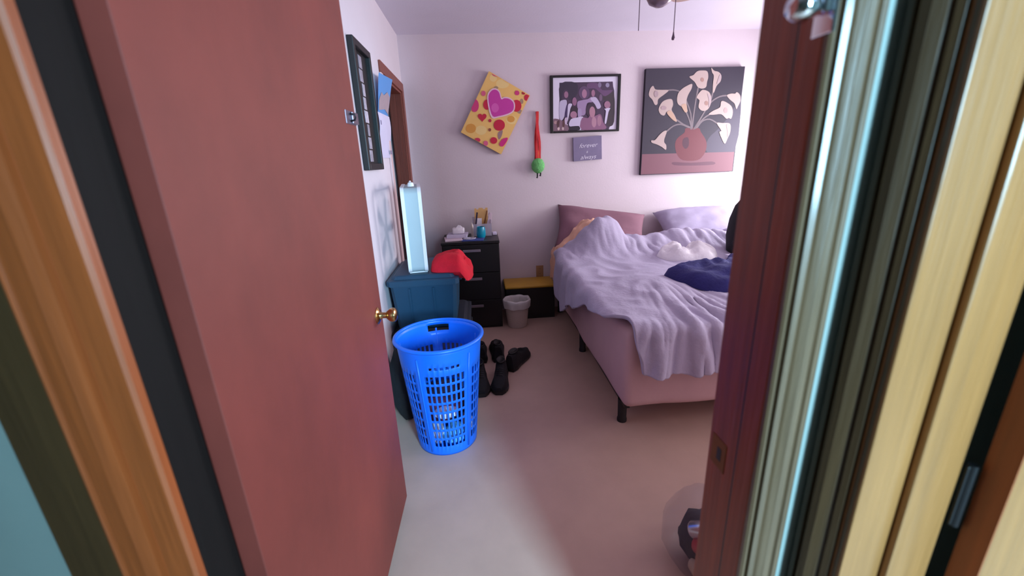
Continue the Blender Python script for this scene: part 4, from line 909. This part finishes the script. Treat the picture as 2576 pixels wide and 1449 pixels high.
# ------------------------------------------------------------------ pictures on the far wall
pt = thing('lily_painting', (1.958, YF, 1.70), 'square canvas painting of white calla lilies in a red vase', 'painting')
PX0, PX1, PZ0, PZ1 = 1.510, 2.405, 1.253, 2.142
obj('canvas', bx((PX0, 3.862, PZ0), (PX1, YF - .002, PZ1), .003), M['canvas'], pt)
base = [((64, 56, 74), [(PX0 + .002, PZ0 + .002), (PX1 - .002, PZ0 + .002), (PX1 - .002, PZ1 - .002), (PX0 + .002, PZ1 - .002)], False)]
def fit(p): return [(min(max(a, PX0 + .004), PX1 - .004), min(max(b, PZ0 + .004), PZ1 - .004)) for a, b in p]
art('painted_lilies', 3.862, base + [(c, fit(p), i not in (1,)) for i, (c, p) in enumerate(LILY_ART)], pt, ink=.68)

cd = thing('heart_box', (.185, YF, 1.82), 'yellow patterned flat box with a big pink heart, hung crooked', 'wall decor')
CA = Vector((.154, 2.151)); ua = math.atan2(-.195, .343); U = Vector((math.cos(ua), math.sin(ua))); Vv = Vector((U.y, -U.x)) * -1
Vv = Vector((U.y, -U.x)); CW, CHh = .394, .546
q4 = [CA, CA + U * CW, CA + U * CW + Vv * CHh, CA + Vv * CHh]
bm = bmesh.new(); prism(bm, [tuple(p) for p in q4], 'y', 3.862, YF - .002)
bmesh.ops.bevel(bm, geom=list(bm.edges), offset=.004, segments=2, affect='EDGES'); obj('box_body', bm, M['cardedge'], cd)
art('printed_front', 3.8618, [((246, 200, 116), [tuple(p) for p in q4], False)] + [(c, p, True) for c, p in CARD_ART], cd)

fr = thing('family_photo_frame', (.985, YF, 1.877), 'black framed group photo with a white mat', 'picture frame')
a0, a1, z0, z1 = .674, 1.297, 1.644, 2.109
for lo, hi in (((a0, 3.872, z0), (a0 + .026, YF - .002, z1)), ((a1 - .024, 3.872, z0), (a1, YF - .002, z1)), ((a0 + .026, 3.872, z1 - .018), (a1 - .024, YF - .002, z1)), ((a0 + .026, 3.872, z0), (a1 - .024, YF - .002, z0 + .016))):
    obj('frame_bar', bx(lo, hi, .003), M['black'], fr)
obj('mat_board', bx((a0 + .02, 3.885, z0 + .01), (a1 - .02, YF - .003, z1 - .01)), M['white'], fr)
def fitp(p): return [(min(max(a, a0 + .027), a1 - .025), min(max(b, z0 + .017), z1 - .019)) for a, b in p]
art('group_photo', 3.8845, [((226, 220, 238), [(a0 + .026, z0 + .016), (a1 - .024, z0 + .016), (a1 - .024, z1 - .018), (a0 + .026, z1 - .018)], False)] + [(c, fitp(p), i > 0) for i, (c, p) in enumerate(PHOTO_ART)], fr)

sg = thing('wall_sign', (1.01, YF, 1.505), 'small slate grey board with white script lettering under the group photo', 'sign', rz=0)
q4 = [(.8785, 1.6015), (1.1365, 1.612), (1.1445, 1.409), (.8845, 1.397)]
bm = bmesh.new(); prism(bm, q4, 'y', 3.872, YF - .002); obj('board', bm, M['sign'], sg)
def words(body, x, z, size, shear, rot, y, parent, m, sx=1.):
    cu = bpy.data.curves.new('lettering', 'FONT'); cu.body = body; cu.size = size; cu.shear = shear; cu.align_x = 'CENTER'; cu.extrude = .0006
    to = bpy.data.objects.new('lettering', cu); col.objects.link(to); bpy.context.view_layer.update()
    me = bpy.data.meshes.new_from_object(to.evaluated_get(bpy.context.evaluated_depsgraph_get())); bpy.data.objects.remove(to)
    mx = Matrix.Translation((x, y, z)) @ Matrix.Rotation(-rot, 4, 'Y') @ Matrix.Rotation(math.pi / 2, 4, 'X') @ Matrix.Diagonal((sx, 1, 1, 1))
    me.transform(parent_matrix(parent).inverted() @ mx); me.materials.clear(); me.materials.append(m)
    return link(bpy.data.objects.new('lettering', me), parent)
words('forever', 1.012, 1.515, .052, .45, .045, 3.8712, sg, M['ink'], 1.05)
words('&', 1.005, 1.467, .026, .3, .045, 3.8712, sg, M['ink'])
words('always', 1.015, 1.415, .052, .45, .045, 3.8712, sg, M['ink'], 1.05)

# red ribbon with a green pompom figure
rb = thing('ribbon_ornament', (.556, YF, 1.55), 'red ribbons with a round green fluffy charm hanging on the wall', 'ornament')
bm = bmesh.new(); lathe(bm, [(0, -.016), (.004, -.016), (.004, -.001), (0, -.001)], (.558, YF, 1.825), 'y', 10); obj('nail', bm, M['black'], rb)
for i, (x0, x1, mm) in enumerate(((.556, .536, 'ribbon'), (.560, .560, 'ribbon2'), (.558, .580, 'ribbon'), (.559, .550, 'ribbon'))):
    bm = bmesh.new(); pts = []
    for k_ in range(9):
        tt = k_ / 8; pts.append((x0 + (x1 - x0) * tt + .004 * math.sin(tt * 9 + i), YF - .010 - .006 * i - .006 * math.sin(tt * 7 + i * 2), 1.828 - .405 * tt))
    rings = [[(p[0] - .010, p[1], p[2]), (p[0] + .010, p[1] + .002, p[2]), (p[0] + .010, p[1] + .004, p[2]), (p[0] - .010, p[1] + .002, p[2])] for p in pts]
    loft(bm, rings); obj('ribbon', bm, M[mm], rb, smooth='auto')
bm = bmesh.new(); bmesh.ops.create_icosphere(bm, subdivisions=4, radius=.058)
for v in bm.verts:
    d = v.co.normalized(); v.co *= 1 + .09 * noise.noise(d * 7) + .05 * noise.noise(d * 19); v.co.z *= 1.12; v.co.y *= .6; v.co += Vector((.556, YF - .040, 1.372))
obj('pompom', bm, M['greenfluff'], rb, smooth=True)
for x, z in ((.549, 1.268), (.578, 1.284)):
    bm = bmesh.new(); tube(bm, [(x, YF - .035, 1.33), (x, YF - .035, z + .012), (x - .004, YF - .04, z)], [.005, .006, .009], 8); obj('charm_leg', bm, M['blackcloth'], rb, smooth=True)

# ------------------------------------------------------------------ left wall: frame and calendar
lf = thing('tall_picture_frame', (XL, 2.475, 1.715), 'tall black frame with a strip of small photos on the left wall', 'picture frame')
y0, y1, z0, z1 = 2.300, 2.655, 1.403, 2.03
for lo, hi in (((XL + .001, y0, z0), (XL + .032, y0 + .035, z1)), ((XL + .001, y1 - .035, z0), (XL + .032, y1, z1)), ((XL + .001, y0 + .035, z1 - .035), (XL + .032, y1 - .035, z1)), ((XL + .001, y0 + .035, z0), (XL + .032, y1 - .035, z0 + .035))):
    obj('frame_bar', bx(lo, hi, .004), M['black'], lf)
obj('backing_board', bx((XL + .001, y0 + .03, z0 + .03), (XL + .010, y1 - .03, z1 - .03)), M['black'], lf)
random.seed(4)
for i in range(8):
    za = z0 + .045 + i * .067; g = random.randint(150, 205)
    obj('photo', bx((XL + .010, y0 + .135 + .012 * (i % 3), za), (XL + .0115, y0 + .20 + .008 * (i % 2), za + .060)), mat('faded_photo', (g, g - 10, g + 2), .6, .3, 40), lf)
cl = thing('wall_calendar', (XL, 2.86, 1.71), 'paper wall calendar with a blue picture page beside the tall frame', 'calendar')
bm = bmesh.new(); rings = []
for k_ in range(13):
    tt = k_ / 12; bow = .020 + .012 * math.sin(tt * 2.6) + .025 * tt ** 3; zt = 1.735 + .21 * tt
    rings.append([(XL + bow, 2.735, zt), (XL + bow + .02 * tt, 3.02 + .03 * tt, zt + .015 * tt), (XL + bow + .02 * tt - .001, 3.02 + .03 * tt, zt + .015 * tt), (XL + bow - .001, 2.735, zt)])
loft(bm, rings); pg = obj('picture_page', bm, M['bluecal'], cl, smooth='auto')
bm = bmesh.new(); prism(bm, [(2.745, 1.745), (2.90, 1.765), (3.015, 1.745), (3.015, 1.85), (2.94, 1.87), (2.86, 1.84), (2.80, 1.85), (2.745, 1.80)], 'x', 0, .0012)
for v in bm.verts:
    tt = (v.co.z - 1.735) / .21; v.co.x += XL + .0215 + .012 * math.sin(tt * 2.6) + .025 * tt ** 3 + .02 * tt * (v.co.y - 2.735) / .325
obj('picture_print', bm, M['tan'], pg)
bm = bmesh.new(); rings = []
for k_ in range(9):
    tt = k_ / 8; bow = .018 - .010 * tt + .006 * math.sin(tt * 6)
    rings.append([(XL + bow, 2.735, 1.735 - .265 * tt), (XL + bow + .004, 3.055, 1.735 - .262 * tt), (XL + bow + .003, 3.055, 1.735 - .262 * tt), (XL + bow - .001, 2.735, 1.735 - .265 * tt)])
loft(bm, rings); pg = obj('month_page', bm, M['paper'], cl, smooth='auto')
for q in range(2):
    obj('printed_mark', bx((XL + .0205, 2.76 + .22 * q, 1.665 - .17 * q), (XL + .0225, 2.785 + .22 * q, 1.69 - .17 * q)), M['sign'], pg)

# ------------------------------------------------------------------ ceiling fan
FC = (.785, 1.90)
cfn = thing('ceiling_fan', (*FC, ZC), 'ceiling fan with bronze grey hub and two pull chains', 'ceiling fan')
bm = bmesh.new(); lathe(bm, [(0, ZC), (.075, ZC), (.07, ZC - .03), (.03, ZC - .05), (0, ZC - .05)], (*FC, 0), 'z', 28); obj('canopy', bm, M['fanbrown'], cfn, smooth='auto')
bm = bmesh.new(); lathe(bm, [(0, 2.40), (.013, 2.40), (.013, 2.27), (0, 2.27)], (*FC, 0), 'z', 14); obj('downrod', bm, M['fanbrown'], cfn, smooth='auto')
bm = bmesh.new(); lathe(bm, [(0, 2.29), (.06, 2.285), (.105, 2.26), (.11, 2.20), (.09, 2.165), (0, 2.165)], (*FC, 0), 'z', 32); obj('motor_housing', bm, M['fanbrown'], cfn, smooth='auto')
bm = bmesh.new(); lathe(bm, [(0, 2.17), (.062, 2.165), (.066, 2.09), (.06, 2.05), (.042, 2.018), (.018, 2.005), (0, 2.003)], (*FC, 0), 'z', 28); obj('switch_housing', bm, M['fanbrown'], cfn, smooth='auto')
for q in range(4):
    a = math.radians(56 + 90 * q)
    bm = bmesh.new()
    box(bm, (.09, -.018, 2.188), (.20, .018, 2.194)); 
    bmesh.ops.transform(bm, matrix=Matrix.Translation((*FC, 0)) @ Matrix.Rotation(a, 4, 'Z'), verts=bm.verts); br = obj('blade_bracket', bm, M['fanbrown'], cfn)
    bm = bmesh.new()
    prism(bm, crs([(.17, -.045), (.35, -.06), (.56, -.068), (.635, -.05), (.65, 0), (.635, .05), (.56, .068), (.35, .06), (.17, .045)], 3), 'z', 2.194, 2.200)
    bmesh.ops.transform(bm, matrix=Matrix.Translation((*FC, 0)) @ Matrix.Rotation(a, 4, 'Z'), verts=bm.verts); obj('blade', bm, M['blade'], br)
for x, y, z, fob in ((.700, 1.895, 1.918, False), (.855, 1.905, 1.905, True)):
    bm = bmesh.new(); tube(bm, [(FC[0] + (x - FC[0]) * .75, y, 2.075), (x, y, 2.065), (x, y, z)], .0017, 6); c_ = obj('pull_chain', bm, M['chain'], cfn)
    if fob:
        bm = bmesh.new(); lathe(bm, [(0, .012), (.002, .010), (.004, -.002), (.0068, -.012), (.006, -.019), (.002, -.021), (0, -.021)], (x, y, z), 'z', 14); obj('chain_fob', bm, M['chain'], c_, smooth=True)

# ------------------------------------------------------------------ clear bag of cans beside the doorway
gb = thing('clear_bag', (.765, 1.10, 0), 'clear grey plastic bag of cans behind the right door jamb', 'bag')
bm = bmesh.new(); rings = []
for z, r_ in ((.002, .10), (.012, .145), (.08, .165), (.16, .150), (.21, .125), (.245, .10), (.265, .075), (.272, .05)):
    rings.append([(.775 + r_ * (1 + .10 * nz(math.cos(a) * 2, math.sin(a) * 2, z * 9)) * math.cos(a) - .12 * z, 1.11 + r_ * (1 + .10 * nz(math.cos(a) * 2, math.sin(a) * 2, z * 9 + 4)) * math.sin(a), z) for a in [2 * math.pi * i / 40 for i in range(40)]])
loft(bm, rings); obj('film', bm, M['film'], gb, smooth=True)
def can(name, loc, rx, ry, m, label, r_=.030, hh=.11):
    t = thing(name, loc, label, 'can', 'contents of the clear bag'); t.rotation_euler = (rx, ry, 0)
    bm = bmesh.new(); lathe(bm, [(0, -hh / 2), (r_ * .8, -hh / 2), (r_, -hh / 2 + .008), (r_, hh / 2 - .010), (r_ * .82, hh / 2), (0, hh / 2)], (0, 0, 0), 'z', 20); obj('can_body', bm, m, t, smooth='auto', local=False)
    bm = bmesh.new(); lathe(bm, [(r_ * .70, hh / 2 - .002), (r_ * .84, hh / 2 - .002), (r_ * .84, hh / 2 + .003), (r_ * .70, hh / 2 + .003)], (0, 0, 0), 'z', 20); obj('can_rim', bm, M['can'], t, smooth='auto', local=False)
tag(lump('black_cloth', (.735, 1.10, .11), (.085, .085, .10), M['blackcloth'], 31, .2, 2.0, 3), 'black cloth bundle inside the clear bag', 'cloth', 'contents of the clear bag')
can('drink_can', (.705, 1.045, .205), .6, .9, M['can'], 'silver can at the top of the clear bag')
can('drink_can', (.690, 1.00, .160), 1.2, .3, M['redpack'], 'red can under the silver one in the clear bag')
can('drink_can', (.755, .985, .130), .2, 1.3, M['black'], 'black can in the middle of the clear bag')
can('drink_can', (.690, 1.01, .045), 1.5, .2, M['beige'], 'beige can near the bottom of the clear bag')
can('drink_can', (.790, .99, .050), 1.5, 1.2, M['can'], 'silver can lying at the bottom of the clear bag')
can('drink_can', (.830, 1.15, .165), .3, .3, M['black'], 'black can upright at the back of the clear bag')
